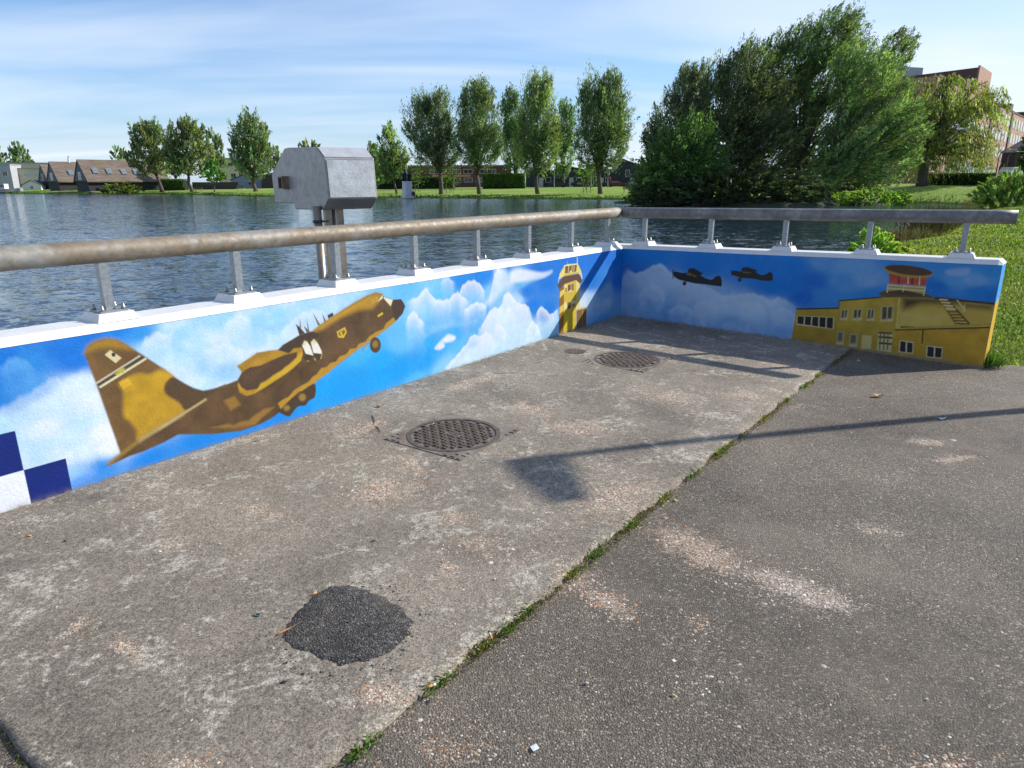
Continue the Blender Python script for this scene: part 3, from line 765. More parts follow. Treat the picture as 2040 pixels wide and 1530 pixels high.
    c.poly([(1735, 885), (1770, 950), (1755, 1050), (1690, 1090), (1640, 1150), (1560, 1160), (1500, 1220), (1450, 1280), (1380, 1265), (1320, 1200), (1500, 1050)], (74, 57, 44), 0.012, 1, True)
    c.oval((1605, 1050), 42, 44, (152, 126, 56), 0.025); c.oval((1415, 1180), 38, 34, (150, 124, 56), 0.025)
    c.poly([(1958, 640), (1850, 730), (1750, 795), (1650, 885), (1500, 972), (1440, 1040), (1360, 1082), (1308, 1122), (1340, 1192), (1460, 1072), (1560, 985), (1730, 872), (1850, 800), (1958, 725)], OC, 0.012)
    c.poly([(1265, 1168), (1110, 1300), (1030, 1382), (850, 1440), (700, 1432), (480, 1424), (700, 1372), (760, 1390), (850, 1348), (950, 1330), (1040, 1258), (1150, 1188)], (154, 114, 52), 0.025, 0.9)
    c.poly([(1000, 1390), (850, 1450), (500, 1490), (150, 1490), (500, 1440)], (108, 84, 44), 0.03, 0.7)
    c.poly([(650, 1090), (780, 1035), (850, 1140), (730, 1212)], (148, 112, 46), 0.03)
    c.poly([(805, 670), (880, 620), (1050, 510), (1200, 482), (1310, 470), (1440, 510), (1500, 450), (1600, 440), (1612, 520), (1590, 600), (1500, 690), (1350, 800), (1150, 930), (1010, 1010), (920, 1032), (840, 990), (815, 900), (868, 742)], (180, 137, 40), 0.014, mottle=0.7)
    c.poly([(1000, 540), (1200, 500), (1100, 560), (930, 650)], (140, 104, 44), 0.06, 0.6)
    c.poly([(815, 840), (880, 740), (960, 685), (1100, 660), (1250, 590), (1400, 530), (1545, 495), (1535, 560), (1450, 645), (1390, 680), (1350, 735), (1240, 782), (1200, 850), (1100, 872), (1060, 945), (930, 968), (860, 925)], (84, 62, 45), 0.012)
    c.poly([(900, 780), (1050, 700), (1200, 640), (1050, 780), (920, 880)], (108, 82, 52), 0.08, 0.5)
    c.poly([(1100, 890), (1230, 800), (1400, 690), (1540, 570), (1600, 500), (1590, 600), (1400, 760), (1200, 890), (1020, 995), (1070, 940)], (206, 170, 44), 0.02, 0.85)
    c.poly([(1308, 472), (1370, 408), (1470, 350), (1570, 290), (1640, 268), (1720, 248), (1812, 278), (1785, 335), (1740, 345), (1690, 410), (1605, 436), (1500, 450), (1440, 512), (1380, 492)], (70, 54, 44), 0.01)
    c.poly([(1525, 153), (1580, 200), (1640, 272), (1568, 292)], (76, 58, 42), 0.008)
    c.poly([(1575, 82), (1592, 205), (1572, 195)], (128, 94, 42), 0.007); c.poly([(1622, 178), (1702, 252), (1660, 262)], (92, 68, 42), 0.008)
    c.poly([(1660, 88), (1692, 242), (1668, 215)], (140, 104, 42), 0.007); c.poly([(1733, 15), (1826, 168), (1795, 175)], (128, 94, 42), 0.007); c.poly([(1848, 22), (1895, 122), (1868, 128)], (140, 104, 42), 0.007)
    for q in (((1605, 420), (1630, 362), (1662, 370), (1702, 430), (1740, 542), (1648, 520)), ((1710, 380), (1745, 342), (1792, 390), (1838, 480), (1845, 522), (1740, 510))):
        c.poly(q, (236, 234, 222), 0.01, 1, False, rgb2=(236, 234, 222))
    c.poly([(1605, 410), (1630, 362), (1662, 372), (1640, 420)], (196, 186, 80), 0.03, 0.6); c.poly([(1712, 375), (1745, 342), (1780, 380), (1740, 410)], (206, 196, 90), 0.03, 0.6)
    c.poly([(1648, 520), (1740, 542), (1705, 600), (1660, 612), (1622, 570)], (66, 54, 36), 0.01); c.poly([(1740, 510), (1845, 522), (1825, 590), (1770, 602)], (72, 58, 38), 0.01)
    c.line((1660, 608), (1690, 604), 0.01, (150, 136, 60)); c.line((1770, 600), (1750, 570), 0.012, (170, 150, 70)); c.line((1845, 525), (1828, 585), 0.008, (190, 170, 80))
    c.frame(150, 650, 5.1)
    c.line((640, 1165), (1100, 885), 0.026, (172, 150, 96), 0.02); c.line((850, 1045), (1330, 740), 0.014, (190, 170, 116), 0.012); c.line((330, 1405), (640, 1170), 0.022, (150, 122, 50), 0.02)
    # ---- control tower
    c.frame(1090, 490, 8.05)
    CR = (238, 222, 150)
    c.poly([(190, 690), (275, 640), (265, 1415), (190, 1440)], (146, 106, 46))
    c.poly([(200, 840), (272, 765), (272, 690), (205, 735)], (226, 202, 110)); c.poly([(195, 1090), (265, 1040), (268, 930), (200, 980)], (224, 198, 100))
    c.poly([(270, 610), (465, 550), (465, 1015), (268, 1035)], (214, 184, 62)); c.poly([(268, 1030), (465, 1008), (465, 1360), (262, 1430)], (214, 186, 44))
    c.poly([(462, 545), (525, 600), (528, 960), (465, 1012)], (236, 216, 122))
    c.poly([(278, 632), (432, 598), (430, 722), (284, 752)], CR); c.poly([(288, 672), (318, 665), (318, 742), (290, 745)], (168, 136, 60)); c.poly([(330, 626), (382, 614), (380, 700), (330, 735)], (118, 88, 46)); c.poly([(388, 612), (428, 602), (426, 712), (388, 720)], (140, 106, 56))
    c.poly([(270, 912), (455, 868), (452, 988), (272, 1025)], CR); c.poly([(322, 906), (380, 890), (380, 1000), (325, 1012)], (128, 94, 48)); c.poly([(390, 930), (450, 918), (450, 980), (390, 992)], (170, 140, 70))
    c.poly([(160, 632), (265, 490), (510, 448), (568, 545), (525, 602), (460, 545), (275, 612), (200, 700)], (104, 72, 46))
    c.poly([(188, 540), (200, 450), (275, 318), (330, 290), (492, 285), (548, 410), (570, 520), (505, 440), (268, 482)], (236, 216, 112))
    c.poly([(290, 325), (478, 300), (466, 412), (284, 442)], (124, 94, 50))
    for x in (345, 400, 432): c.line((x + 2, 316), (x - 6, 425), 0.012, CR)
    c.line((378, 395), (378, 452), 0.03, CR); c.line((275, 470), (500, 428), 0.02, (214, 186, 70))
    c.line((270, 318), (488, 286), 0.012, (240, 230, 180)); c.line((484, 180), (484, 292), 0.014, (214, 232, 246)); c.line((322, 240), (322, 288), 0.006, (180, 205, 220))
    c.line((190, 500), (180, 590), 0.01, (190, 225, 245)); c.line((535, 430), (560, 530), 0.02, (170, 215, 240))
    c.poly([(470, 1025), (628, 985), (628, 1310), (470, 1350)], (134, 100, 54)); c.line((470, 1022), (628, 985), 0.02, (214, 188, 90)); c.line((568, 1010), (565, 1310), 0.008, (196, 164, 96))
    return c
def paint_short_wall():
    c = Canvas(-0.02, 3.857, -0.20, 0.868, 0.0066, on_w2, 9)
    B2 = (4, 134, 222); CLD = (170, 206, 238)
    pts = [(1240, 505, B2), (1300, 510, (6, 134, 222)), (1400, 520, (4, 128, 218)), (1500, 530, (4, 128, 218)), (1580, 530, (4, 130, 220)), (1580, 570, (2, 126, 216)), (1540, 570, (2, 128, 218)), (1620, 560, (20, 118, 212)), (1600, 590, (20, 112, 208)), (1640, 590, (60, 146, 222)),
           (1260, 540, (40, 122, 208)), (1260, 580, (100, 160, 220)), (1300, 570, CLD), (1300, 610, (110, 168, 224)), (1380, 600, (130, 180, 228)), (1350, 630, (40, 136, 216)), (1420, 610, CLD), (1500, 620, CLD), (1460, 650, (70, 150, 220)), (1560, 640, (90, 160, 224)), (1540, 610, (150, 192, 234)), (1570, 660, (50, 145, 220)),
           (1640, 520, (90, 160, 222)), (1700, 530, (110, 172, 226)), (1680, 560, (80, 155, 222)), (1720, 555, (120, 172, 224)), (1740, 590, (40, 140, 218)), (1790, 520, (60, 150, 222)), (1900, 530, (50, 148, 222)), (1900, 560, (90, 165, 224)), (1950, 580, (20, 130, 214)), (1980, 540, (50, 150, 222)), (1870, 570, (10, 122, 210)), (1940, 560, (110, 172, 226)), (1985, 590, (10, 120, 208))]
    c.wash(pts, 4.0)
    c.frame(0, 0, 1)
    low = [(1238, 560), (1250, 535), (1265, 545), (1285, 540), (1300, 530), (1318, 527), (1330, 540), (1350, 560), (1375, 562), (1400, 572), (1425, 580), (1440, 590), (1465, 588), (1485, 590), (1500, 587), (1520, 592), (1535, 600), (1550, 594), (1565, 600), (1585, 615), (1590, 680), (1400, 680), (1238, 660)]
    c.poly(low, (140, 184, 230), 0.05, 0.55, True, fade=0.35)
    c.crest([(1225, 580), (1240, 552), (1252, 540), (1265, 546), (1285, 540), (1300, 530), (1318, 526), (1330, 538), (1350, 558), (1375, 562), (1400, 570), (1425, 580), (1440, 590), (1465, 588), (1500, 586), (1520, 591), (1535, 600), (1550, 593), (1565, 598), (1590, 614)], 0.22, (206, 226, 244), 0.9, 0.03)
    for top in ([(1270, 590), (1290, 570), (1305, 565), (1325, 578)], [(1380, 610), (1400, 598), (1415, 600), (1435, 614)], [(1470, 615), (1490, 600), (1510, 603), (1530, 620)], [(1330, 620), (1350, 608), (1370, 612), (1385, 625)], [(1535, 630), (1555, 612), (1575, 620), (1590, 632)]):
        c.crest(top, 0.12, (208, 226, 244), 0.7, 0.03)
    v = c.vnoise(22, 6) * 0.6 + c.vnoise(60, 14) * 0.4
    pale = np.clip((c.img[..., 0] - 0.06) / 0.25, 0, 1)
    c.mix((slice(None), slice(None)), pale * np.clip((v - 0.45) * 1.8, 0, 0.5), (196, 214, 240))
    c.poly([(1885, 538), (1930, 534), (1925, 548), (1890, 548)], (190, 200, 232), 0.04, 0.5, True)
    # two high-wing light aeroplanes
    c.frame(1320, 500, 8.5)
    K = (44, 40, 38)
    c.poly([(185, 365), (200, 348), (240, 350), (330, 372), (420, 368), (440, 300), (520, 290), (620, 340), (692, 385), (640, 412), (720, 460), (830, 490), (900, 430), (950, 415), (985, 440), (1002, 510), (1004, 580), (990, 602), (900, 592), (700, 562), (540, 548), (380, 512), (280, 487), (190, 432)], K, 0.008)
    c.poly([(420, 362), (480, 375), (570, 420), (570, 442), (500, 425), (395, 402)], (116, 104, 66), 0.008); c.line((490, 372), (505, 425), 0.012, K)
    c.line((176, 308), (176, 470), 0.012, (36, 36, 40)); c.oval((370, 550), 32, 35, K); c.oval((370, 550), 12, 14, (92, 84, 66)); c.line((400, 515), (380, 540), 0.014, K)
    c.poly([(1165, 335), (1190, 330), (1330, 348), (1350, 282), (1430, 270), (1560, 310), (1606, 330), (1570, 358), (1680, 410), (1740, 400), (1820, 352), (1852, 372), (1866, 420), (1866, 480), (1848, 506), (1700, 506), (1550, 472), (1340, 457), (1240, 427), (1170, 402)], (50, 45, 40), 0.008)
    c.poly([(1355, 345), (1500, 368), (1480, 382), (1358, 368)], (108, 98, 66), 0.008); c.oval((1305, 486), 32, 35, (50, 45, 40)); c.oval((1305, 486), 13, 14, (96, 88, 70)); c.line((1330, 455), (1315, 475), 0.014, K)
    c.line((1168, 322), (1172, 410), 0.01, (36, 36, 40))
    # old airfield building
    c.frame(1560, 510, 4.533)
    G1, G2, G3 = (196, 160, 48), (204, 170, 60), (206, 174, 74)
    c.poly([(120, 480), (505, 470), (474, 860), (66, 800)], G1, 0.008, rgb2=(160, 128, 38), mottle=0.5); c.poly([(505, 405), (890, 372), (1062, 370), (1012, 950), (470, 860)], G2, 0.008, rgb2=(172, 140, 46), mottle=0.5)
    c.poly([(1060, 370), (1370, 380), (1930, 432), (1960, 660), (1010, 672)], G3, 0.008); c.poly([(1015, 668), (1960, 643), (1960, 1150), (1000, 950)], (196, 152, 44), 0.008, mottle=0.5)
    c.poly([(1070, 370), (1370, 378), (1620, 405), (1520, 445), (1250, 430), (1085, 490)], (70, 56, 38), 0.10, 0.95); c.poly([(1560, 415), (1900, 440), (1880, 490), (1650, 470)], (96, 76, 44), 0.07, 0.8)
    c.poly([(1060, 500), (1500, 520), (1400, 620), (1040, 640)], (222, 196, 110), 0.12, 0.5)
    DKL = (66, 52, 30)
    for a, b, w in (((120, 478), (505, 472), 0.016), ((505, 405), (890, 372), 0.014), ((505, 405), (505, 470), 0.008), ((1010, 668), (1930, 644), 0.014), ((1370, 380), (1935, 434), 0.02), ((1265, 665), (1255, 790), 0.012), ((1060, 640), (1200, 645), 0.014)): c.line(a, b, w, DKL, 0.006)
    c.line((1050, 375), (1025, 640), 0.012, (222, 198, 100)); c.line((1080, 655), (1870, 615), 0.02, (190, 156, 66))
    FRM = (222, 206, 150)
    c.poly([(125, 538), (462, 552), (458, 662), (122, 622)], FRM)
    for k in range(5):
        a, b = 133 + k * 66, 188 + k * 66; t0 = 543 + k * 3.0; b0 = 610 + k * 9.5
        c.poly([(a, t0), (b, t0 + 2), (b - 4, b0 + 8), (a - 4, b0)], (44, 40, 34))
    for a, b, t0, b0 in ((515, 592, 480, 580), (625, 718, 476, 582), (752, 832, 474, 586), (880, 1000, 450, 592)):
        c.poly([(a + 8, t0), (b, t0), (b - 8, b0), (a - 4, b0)], FRM, 0.006, 0.75)
        c.poly([(a + 16, t0 + 8), (b - 10, t0 + 8), (b - 20, b0 - 28), (a + 10, b0 - 20)], (70, 64, 48), 0.025, 0.95); c.line(((a + b) / 2 + 4, t0 + 4), ((a + b) / 2 - 4, b0 - 6), 0.012, (190, 178, 130))
    for a, b, t0, b0, rgb in ((488, 555, 675, 800, (96, 92, 80)), (602, 678, 698, 820, (92, 88, 76)), (715, 802, 715, 840, (216, 196, 120))):
        c.poly([(a, t0), (b, t0 + 6), (b - 10, b0), (a - 10, b0)], FRM, 0.008, 0.7); c.poly([(a + 8, t0 + 10), (b - 12, t0 + 14), (b - 20, b0 - 30), (a, b0 - 30)], rgb, 0.04, 0.95)
    c.poly([(862, 680), (992, 690), (975, 870), (845, 850)], FRM, 0.008, 0.8)
    for y in (690, 730, 785): c.line((862, y), (985, y + 10), 0.02, (70, 60, 40))
    for x in (880, 915, 950): c.line((x, 690), (x - 8, 850), 0.012, (120, 104, 66))
    for a, b, t0, b0 in ((1052, 1178, 768, 868), (1298, 1440, 815, 912)):
        c.poly([(a, t0 - 8), (b, t0 + 10), (b - 6, b0 + 14), (a - 8, b0)], (230, 218, 176)); m_ = (a + b) / 2
        c.poly([(a + 8, t0), (m_ - 6, t0 + 8), (m_ - 10, b0 + 2), (a + 2, b0 - 6)], (48, 44, 38)); c.poly([(m_ + 6, t0 + 9), (b - 6, t0 + 18), (b - 12, b0 + 6), (m_ + 2, b0 + 2)], (48, 44, 38))
    # drum-shaped watch room
    c.poly([(858, 336), (950, 300), (1130, 294), (1280, 330), (1365, 378), (1200, 372), (1060, 372), (900, 374)], (104, 84, 46), 0.008); c.poly([(960, 330), (1090, 315), (1270, 350), (1150, 360)], (72, 56, 36), 0.05, 0.8)
    c.poly([(948, 255), (1292, 272), (1275, 345), (1080, 305), (940, 318)], (186, 162, 88), 0.01)
    c.poly([(958, 140), (1298, 185), (1288, 268), (955, 248)], (186, 62, 46), 0.008, rgb2=(204, 84, 66)); c.poly([(1060, 150), (1170, 158), (1160, 200), (1050, 200)], (204, 118, 72), 0.04, 0.8); c.poly([(1180, 160), (1290, 190), (1280, 220), (1175, 205)], (196, 110, 70), 0.04, 0.6)
    for x in (1050, 1170): c.line((x, 145), (x - 6, 255), 0.014, (110, 42, 32))
    c.oval((1130, 143), 224, 50, (178, 142, 70), 0.01, 1, 0.12); c.oval((1134, 128), 214, 42, (96, 64, 42), 0.012, 1, 0.12)
    for a, b in (((945, 258), (938, 330)), ((1095, 262), (1082, 322)), ((1285, 280), (1270, 358)), ((945, 262), (1285, 285)), ((942, 290), (1280, 315)), ((1130, 190), (1128, 255)), ((1235, 185), (1230, 265))): c.line(a, b, 0.009, (232, 220, 170))
    # roof ladder
    c.line((1412, 390), (1560, 612), 0.016, (150, 120, 64)); c.line((1485, 395), (1685, 615), 0.016, (110, 84, 48))
    for k in range(9):
        f = k / 8.0; c.line((1412 + 148 * f, 392 + 218 * f), (1487 + 196 * f, 398 + 216 * f), 0.013, (236, 220, 160) if k < 4 else (96, 74, 46))
    c.line((1570, 398), (1650, 498), 0.01, (230, 214, 150)); c.line((1640, 440), (1630, 505), 0.008, (230, 214, 150))
    return c

def mural_mat():
    m, t, b = new_mat('mural_paint')
    a = N(t, 'ShaderNodeAttribute', attribute_name='tint')
    P = N(t, 'ShaderNodeTexCoord').outputs['Object']
    v = ramp(t, noise(t, P, 30, 6, 0.7), [(0.3, 0.93), (0.7, 1.05)])
    sp = ramp(t, noise(t, P, 90, 2, 0.5), [(0.16, 0.35), (0.22, 1.0)])
    c = mixc(t, 1.0, mixc(t, 1.0, a.outputs['Color'], v, 'MULTIPLY'), sp, 'MULTIPLY')
    LK(t, c, b.inputs['Base Color'])
    b.inputs['Roughness'].default_value = 0.55; b.inputs['Specular IOR Level'].default_value = 0.3
    bn = N(t, 'ShaderNodeBump'); bn.inputs['Strength'].default_value = 0.6; bn.inputs['Distance'].default_value = 0.004
    LK(t, noise(t, P, 70, 5, 0.65), bn.inputs['Height']); LK(t, bn.outputs[0], b.inputs['Normal'])
    return m
M_MURAL = mural_mat()
M_WHITE = pm('white_wall_paint', (0.66, 0.66, 0.65), 0.5, 0, 7, 0.06, 0.2, 40)
M_GALV = pm('galvanised_steel', (0.27, 0.295, 0.315), 0.42, 0.6, 35, 0.22, 0.1, 60)
M_STAIN = pm('stainless_bolt', (0.40, 0.38, 0.35), 0.35, 0.9)
TH = 0.292                                     # wall thickness
ZT, CH = 0.876, 0.043                          # coping top, chamfer height
LEN1, LEN2 = 7.6, 3.862
G2S = 0.0088                                   # short wall rises slightly to its free end

def wall_body(w, length, rise, sgn_end):
    """core below the white top; painted sheet sits 2 mm proud of it"""
    mb = MB()
    for s0, s1 in ((-TH * 0.98, length),):
        P = []
        for s in (s0, s1):
            for off, z in ((0.002, -1.0), (TH, -1.0), (TH, 0.832), (0.002, 0.832)):
                P.append(w(s + (0.028 * off / TH if s > 0 and sgn_end else 0), z + (rise * s if z > 0 else 0), off))
        mb.add(P, [(0, 1, 2, 3), (7, 6, 5, 4), (0, 4, 5, 1), (1, 5, 6, 2), (2, 6, 7, 3), (3, 7, 4, 0)])
    return mb
def coping(w, s0, s1, rise, end_bevel):
    prof = [(-0.003, 0.8325), (0.036, ZT), (TH - 0.03, ZT), (TH + 0.003, 0.8325)]
    mb = MB(); n = int((s1 - s0) / 0.25) + 2; V = []
    ss = list(np.linspace(s0, s1, n))
    if end_bevel: ss[-1] = s1 - 0.04; ss.append(s1)
    for i, s in enumerate(ss):
        for off, z in prof:
            zz = z + rise * s
            if end_bevel and i == len(ss) - 1 and z > 0.85: zz -= 0.036
            V.append(w(s + (0.028 * off / TH if end_bevel and s > s1 - 0.1 else 0), zz + 0.0015 * math.sin(s * 3.1), off))
    k = len(ss)
    mb.add(V, [(i * 4 + j, i * 4 + j + 1, (i + 1) * 4 + j + 1, (i + 1) * 4 + j) for i in range(k - 1) for j in range(3)] + [(0, 1, 2, 3), ((k - 1) * 4 + 3, (k - 1) * 4 + 2, (k - 1) * 4 + 1, (k - 1) * 4)])
    return mb
def build_walls():
    t1 = thing('mural_wall', 'long low wall with a big brown transport plane, blue sky and checkers painted on it', 'wall', w1p(3.7, 0, TH / 2))
    wall_body(w1p, LEN1, 0.0, 0).build('wall_core', pm('wall_concrete', (0.45, 0.45, 0.44), 0.8, 0, 8, 0.2, 0.3), t1)
    cv = paint_long_wall()
    cv.sheet('painted_face', lambda X, Z: CX + (-D1)[None] * X[:, None] + np.array([0, 0, 1])[None] * Z[:, None], M_MURAL, t1)
    coping(w1p, 0.0, LEN1, 0.0, False).build('white_coping', M_WHITE, t1)
    t2 = thing('mural_wall', 'short shaded wall painted with two small aeroplanes and a yellow airfield building', 'wall', w2p(1.9, 0, TH / 2))
    cv2 = paint_short_wall()
    mbw = wall_body(w2p, LEN2 - 0.003, G2S, 1)
    mbw.build('wall_core', pm('wall_concrete', (0.45, 0.45, 0.44)), t2)
    cv2.sheet('painted_face', lambda X, Z: CX + D2[None] * X[:, None] + np.array([0, 0, 1])[None] * np.minimum(Z, 0.832 + G2S * X)[:, None], M_MURAL, t2)
    # painted free end: blue above, yellow below
    V = []; cols = []
    zs = np.linspace(-0.25, 0.832 + G2S * LEN2, 60); os_ = np.linspace(0.0, TH, 12)
    for z in zs:
        for o_ in os_:
            V.append(w2p(LEN2 + 0.028 * o_ / TH, z, o_)); f = np.clip((z - 0.50 + 0.02 * math.sin(o_ * 30)) / 0.03, 0, 1)
            cols.append(np.array(lin(60, 155, 224)) * f + np.array(lin(206, 166, 40)) * (1 - f))
    np_mesh('painted_end', np.array(V), grid_faces(60, 12), M_MURAL, col=np.array(cols), parent=t2)
    coping(w2p, -TH, LEN2 + 0.004, G2S, True).build('white_coping', M_WHITE, t2)
    # plinths, posts and handrails
    plinth_me = MB().frustum((0, 0, 0), (0.232, 0.235), (0.188, 0.19), 0.046).mesh('plinth', M_WHITE)
    post_me = MB().box((0, 0, 0.14), (0.05, 0.05, 0.29)).mesh('post', M_GALV)
    plate_me = MB().box((0, 0, 0.003), (0.15, 0.145, 0.010)).mesh('base_plate', M_GALV)
    bolt_me = MB().lathe((0, 0, 0), [(0.013, 0), (0.013, 0.012), (0.010, 0.014), (0.010, 0.022), (0.007, 0.030), (0.002, 0.033)], 8).mesh('bolt', M_STAIN, True)
    tube_mats = rail_mats()
    for w, Dv, s_first, step, cnt, rise, t, nm, mat, r0, r1, lab in (
            (w1p, -D1, 0.1514, 0.8317, 9, 0.0, t1, 'a', tube_mats[0], -0.085, 7.6, 'brown weathered pipe handrail on posts along the long mural wall'),
            (w2p, D2, 0.2097, 0.8285, 5, G2S, t2, 'b', tube_mats[1], -0.085, 3.905, 'dark grey pipe handrail on posts along the short mural wall')):
        rz = math.atan2(Dv[1], Dv[0])
        rail = thing('handrail', lab, 'railing', w(1.5, ZT, 0.146))
        for k in range(cnt):
            s = s_first + step * k
            b = Vector([float(v) for v in w(s, ZT + rise * s, 0.146)])
            def put(nm_, me, par, loc, rot=rz):
                o = bpy.data.objects.new(nm_, me); COL.objects.link(o)
                o.location = loc; o.rotation_euler = (0, 0, rot); o.parent = par
                o.matrix_parent_inverse = world_of(par).inverted()
                return o
            put('plinth', plinth_me, t, b + Vector((0, 0, -0.001)))
            po = put('post', post_me, rail, b + Vector((0, 0, 0.050)))
            put('base_plate', plate_me, po, b + Vector((0, 0, 0.048)))
            for u, v in ((-0.058, -0.054), (0.058, -0.054), (-0.058, 0.054), (0.058, 0.054)):
                c_, s_ = math.cos(rz), math.sin(rz)
                put('bolt', bolt_me, po, b + Vector((u * c_ - v * s_, u * s_ + v * c_, 0.056)))
        zc_ = 1.1965 + 0.0625
        pts = [w(s, zc_ + rise * s, 0.146) for s in np.linspace(r0, r1, 24)]
        mb = MB().tube(pts, 0.0635, 28)
        mb.build('pipe', mat, rail, True)
        # end caps flat
    return t1, t2
def rail_mats():
    out = []
    for nm, base, zinc, metal, zamt in (('rail_brown_patina', (0.200, 0.163, 0.116), (0.26, 0.255, 0.24), 0.2, 0.57), ('rail_dull_zinc', (0.155, 0.148, 0.140), (0.24, 0.235, 0.228), 0.25, 0.55)):
        m, t, b = new_mat(nm)
        P = N(t, 'ShaderNodeTexCoord').outputs['Object']
        f = ramp(t, noise(t, P, 2.2, 7, 0.7, 0.3), [(zamt - 0.08, 0), (zamt + 0.06, 1)])
        c = mixc(t, f, base, zinc)
        v = ramp(t, noise(t, P, 18, 6, 0.7), [(0.3, 0.72), (0.7, 1.3)])
        c = mixc(t, 1.0, c, v, 'MULTIPLY')
        LK(t, c, b.inputs['Base Color']); b.inputs['Metallic'].default_value = metal
        LK(t, ramp(t, noise(t, P, 25, 4, 0.6), [(0.3, 0.5), (0.7, 0.72)]), b.inputs['Roughness'])
        bn = N(t, 'ShaderNodeBump'); bn.inputs['Strength'].default_value = 0.15; bn.inputs['Distance'].default_value = 0.004
        LK(t, noise(t, P, 45, 5, 0.6), bn.inputs['Height']); LK(t, bn.outputs[0], b.inputs['Normal'])
        out.append(m)
    return out
build_walls()

# ---------------------------------------------------------------- stainless equipment box on legs
def cabinet():
    m, t, b = new_mat('scratched_stainless')
    P = N(t, 'ShaderNodeTexCoord').outputs['Object']
    f = ramp(t, noise(t, P, 9, 7, 0.7), [(0.3, 0), (0.7, 1)])
    LK(t, mixc(t, f, (0.20, 0.197, 0.19), (0.335, 0.325, 0.305)), b.inputs['Base Color'])
    b.inputs['Metallic'].default_value = 0.35
    LK(t, ramp(t, noise(t, P, 30, 5, 0.7), [(0.3, 0.36), (0.7, 0.6)]), b.inputs['Roughness'])
    wv = N(t, 'ShaderNodeMapping'); wv.inputs['Scale'].default_value = (40, 40, 3); LK(t, P, wv.inputs[0])
    bn = N(t, 'ShaderNodeBump'); bn.inputs['Strength'].default_value = 0.2; bn.inputs['Distance'].default_value = 0.002
    LK(t, noise(t, wv.outputs[0], 4, 5, 0.7), bn.inputs['Height']); LK(t, bn.outputs[0], b.inputs['Normal'])
    M_RUST = pm('brown_steel', (0.20, 0.15, 0.105), 0.5, 0.5, 12, 0.35, 0.1, 30)
    M_LEG = pm('weathered_steel_leg', (0.30, 0.255, 0.20), 0.45, 0.6, 10, 0.3, 0.1, 30)
    th = math.radians(35)
    E = np.array([math.cos(th), math.sin(th), 0])           # along the lit panel, to the right and away
    Fd = np.array([-math.sin(th), math.cos(th), 0])         # along the dark side, to the left and away
    c0 = at(649, 355, 6.15)
    nrm = E
    def onp(px, py):
        d = ray(px, py); tt = ((c0 - O3) @ nrm) / (d @ nrm); return O3 + d * tt
    prof = [(566, 296), (573, 294), (630, 293), (645, 314), (654, 396.5), (644, 418), (588, 417), (584.5, 405), (548, 404.5), (541, 347)]
    PP = [onp(*q) for q in prof]
    root = thing('equipment_box', 'faceted stainless steel equipment box on pipe legs behind the long handrail', 'equipment box', (c0[0], c0[1], -0.9))
    w = 0.46
    bmx = MB().prism(PP, E * w)
    ho = bmx.build('housing', m, root)
    bv = ho.modifiers.new('bevel', 'BEVEL'); bv.width = 0.008; bv.segments = 2; bv.limit_method = 'ANGLE'
    # cover plate on the front facet, its paler colour imitates the sunlight there
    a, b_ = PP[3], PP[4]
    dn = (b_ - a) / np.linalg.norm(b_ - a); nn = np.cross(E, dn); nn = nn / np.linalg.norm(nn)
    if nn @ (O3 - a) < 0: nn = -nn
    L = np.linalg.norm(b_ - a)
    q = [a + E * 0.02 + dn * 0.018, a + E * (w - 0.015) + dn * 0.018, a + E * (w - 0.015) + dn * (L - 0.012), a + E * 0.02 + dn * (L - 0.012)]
    MB().prism([p + nn * 0.0015 for p in q], nn * 0.004).build('cover_plate', pm('sunlit_cover', (0.46, 0.46, 0.45), 0.45, 0.5, 10, 0.22, 0.15, 40), root)
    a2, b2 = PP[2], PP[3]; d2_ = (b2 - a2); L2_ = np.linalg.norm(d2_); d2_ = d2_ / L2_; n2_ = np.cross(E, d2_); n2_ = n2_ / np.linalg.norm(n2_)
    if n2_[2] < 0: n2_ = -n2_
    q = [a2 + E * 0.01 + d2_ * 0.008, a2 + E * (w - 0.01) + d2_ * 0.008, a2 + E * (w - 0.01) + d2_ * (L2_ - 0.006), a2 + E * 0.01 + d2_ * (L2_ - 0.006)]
    MB().prism([p + n2_ * 0.0015 for p in q], n2_ * 0.004).build('sheen_sheet', pm('sky_sheen', (0.62, 0.62, 0.62), 0.3, 0.6, 10, 0.15, 0.1, 40), root)  # added bright sheet, sun and sky sheen put into its colour
    # scratched marks on the cover
    M_SCR = pm('bare_scratch', (0.82, 0.82, 0.80), 0.3, 0.8)
    rr = random.Random(4); sc = MB()
    for _ in range(110):
        u0, v0 = rr.uniform(0.06, w - 0.07), rr.choice([rr.uniform(0.04, 0.07), rr.uniform(0.1, L - 0.05), rr.uniform(L * 0.6, L - 0.04)])
        an = rr.uniform(0, 3.14); ln = rr.uniform(0.008, 0.035); wd_ = rr.uniform(0.0015, 0.003)
        e1 = E * math.cos(an) + dn * math.sin(an); e2 = -E * math.sin(an) + dn * math.cos(an)
        p = a + E * u0 + dn * v0 + nn * 0.0062
        sc.add([p - e1 * ln / 2 - e2 * wd_ / 2, p + e1 * ln / 2 - e2 * wd_ / 2, p + e1 * ln / 2 + e2 * wd_ / 2, p - e1 * ln / 2 + e2 * wd_ / 2], [(0, 1, 2, 3)])
    so_ = sc.build('scratches', M_SCR, root); so_['kind'] = 'stuff'
    # square socket on the dark side
    s0 = onp(571, 364)
    zu = np.array([0, 0, 1.0])
    sk = MB()
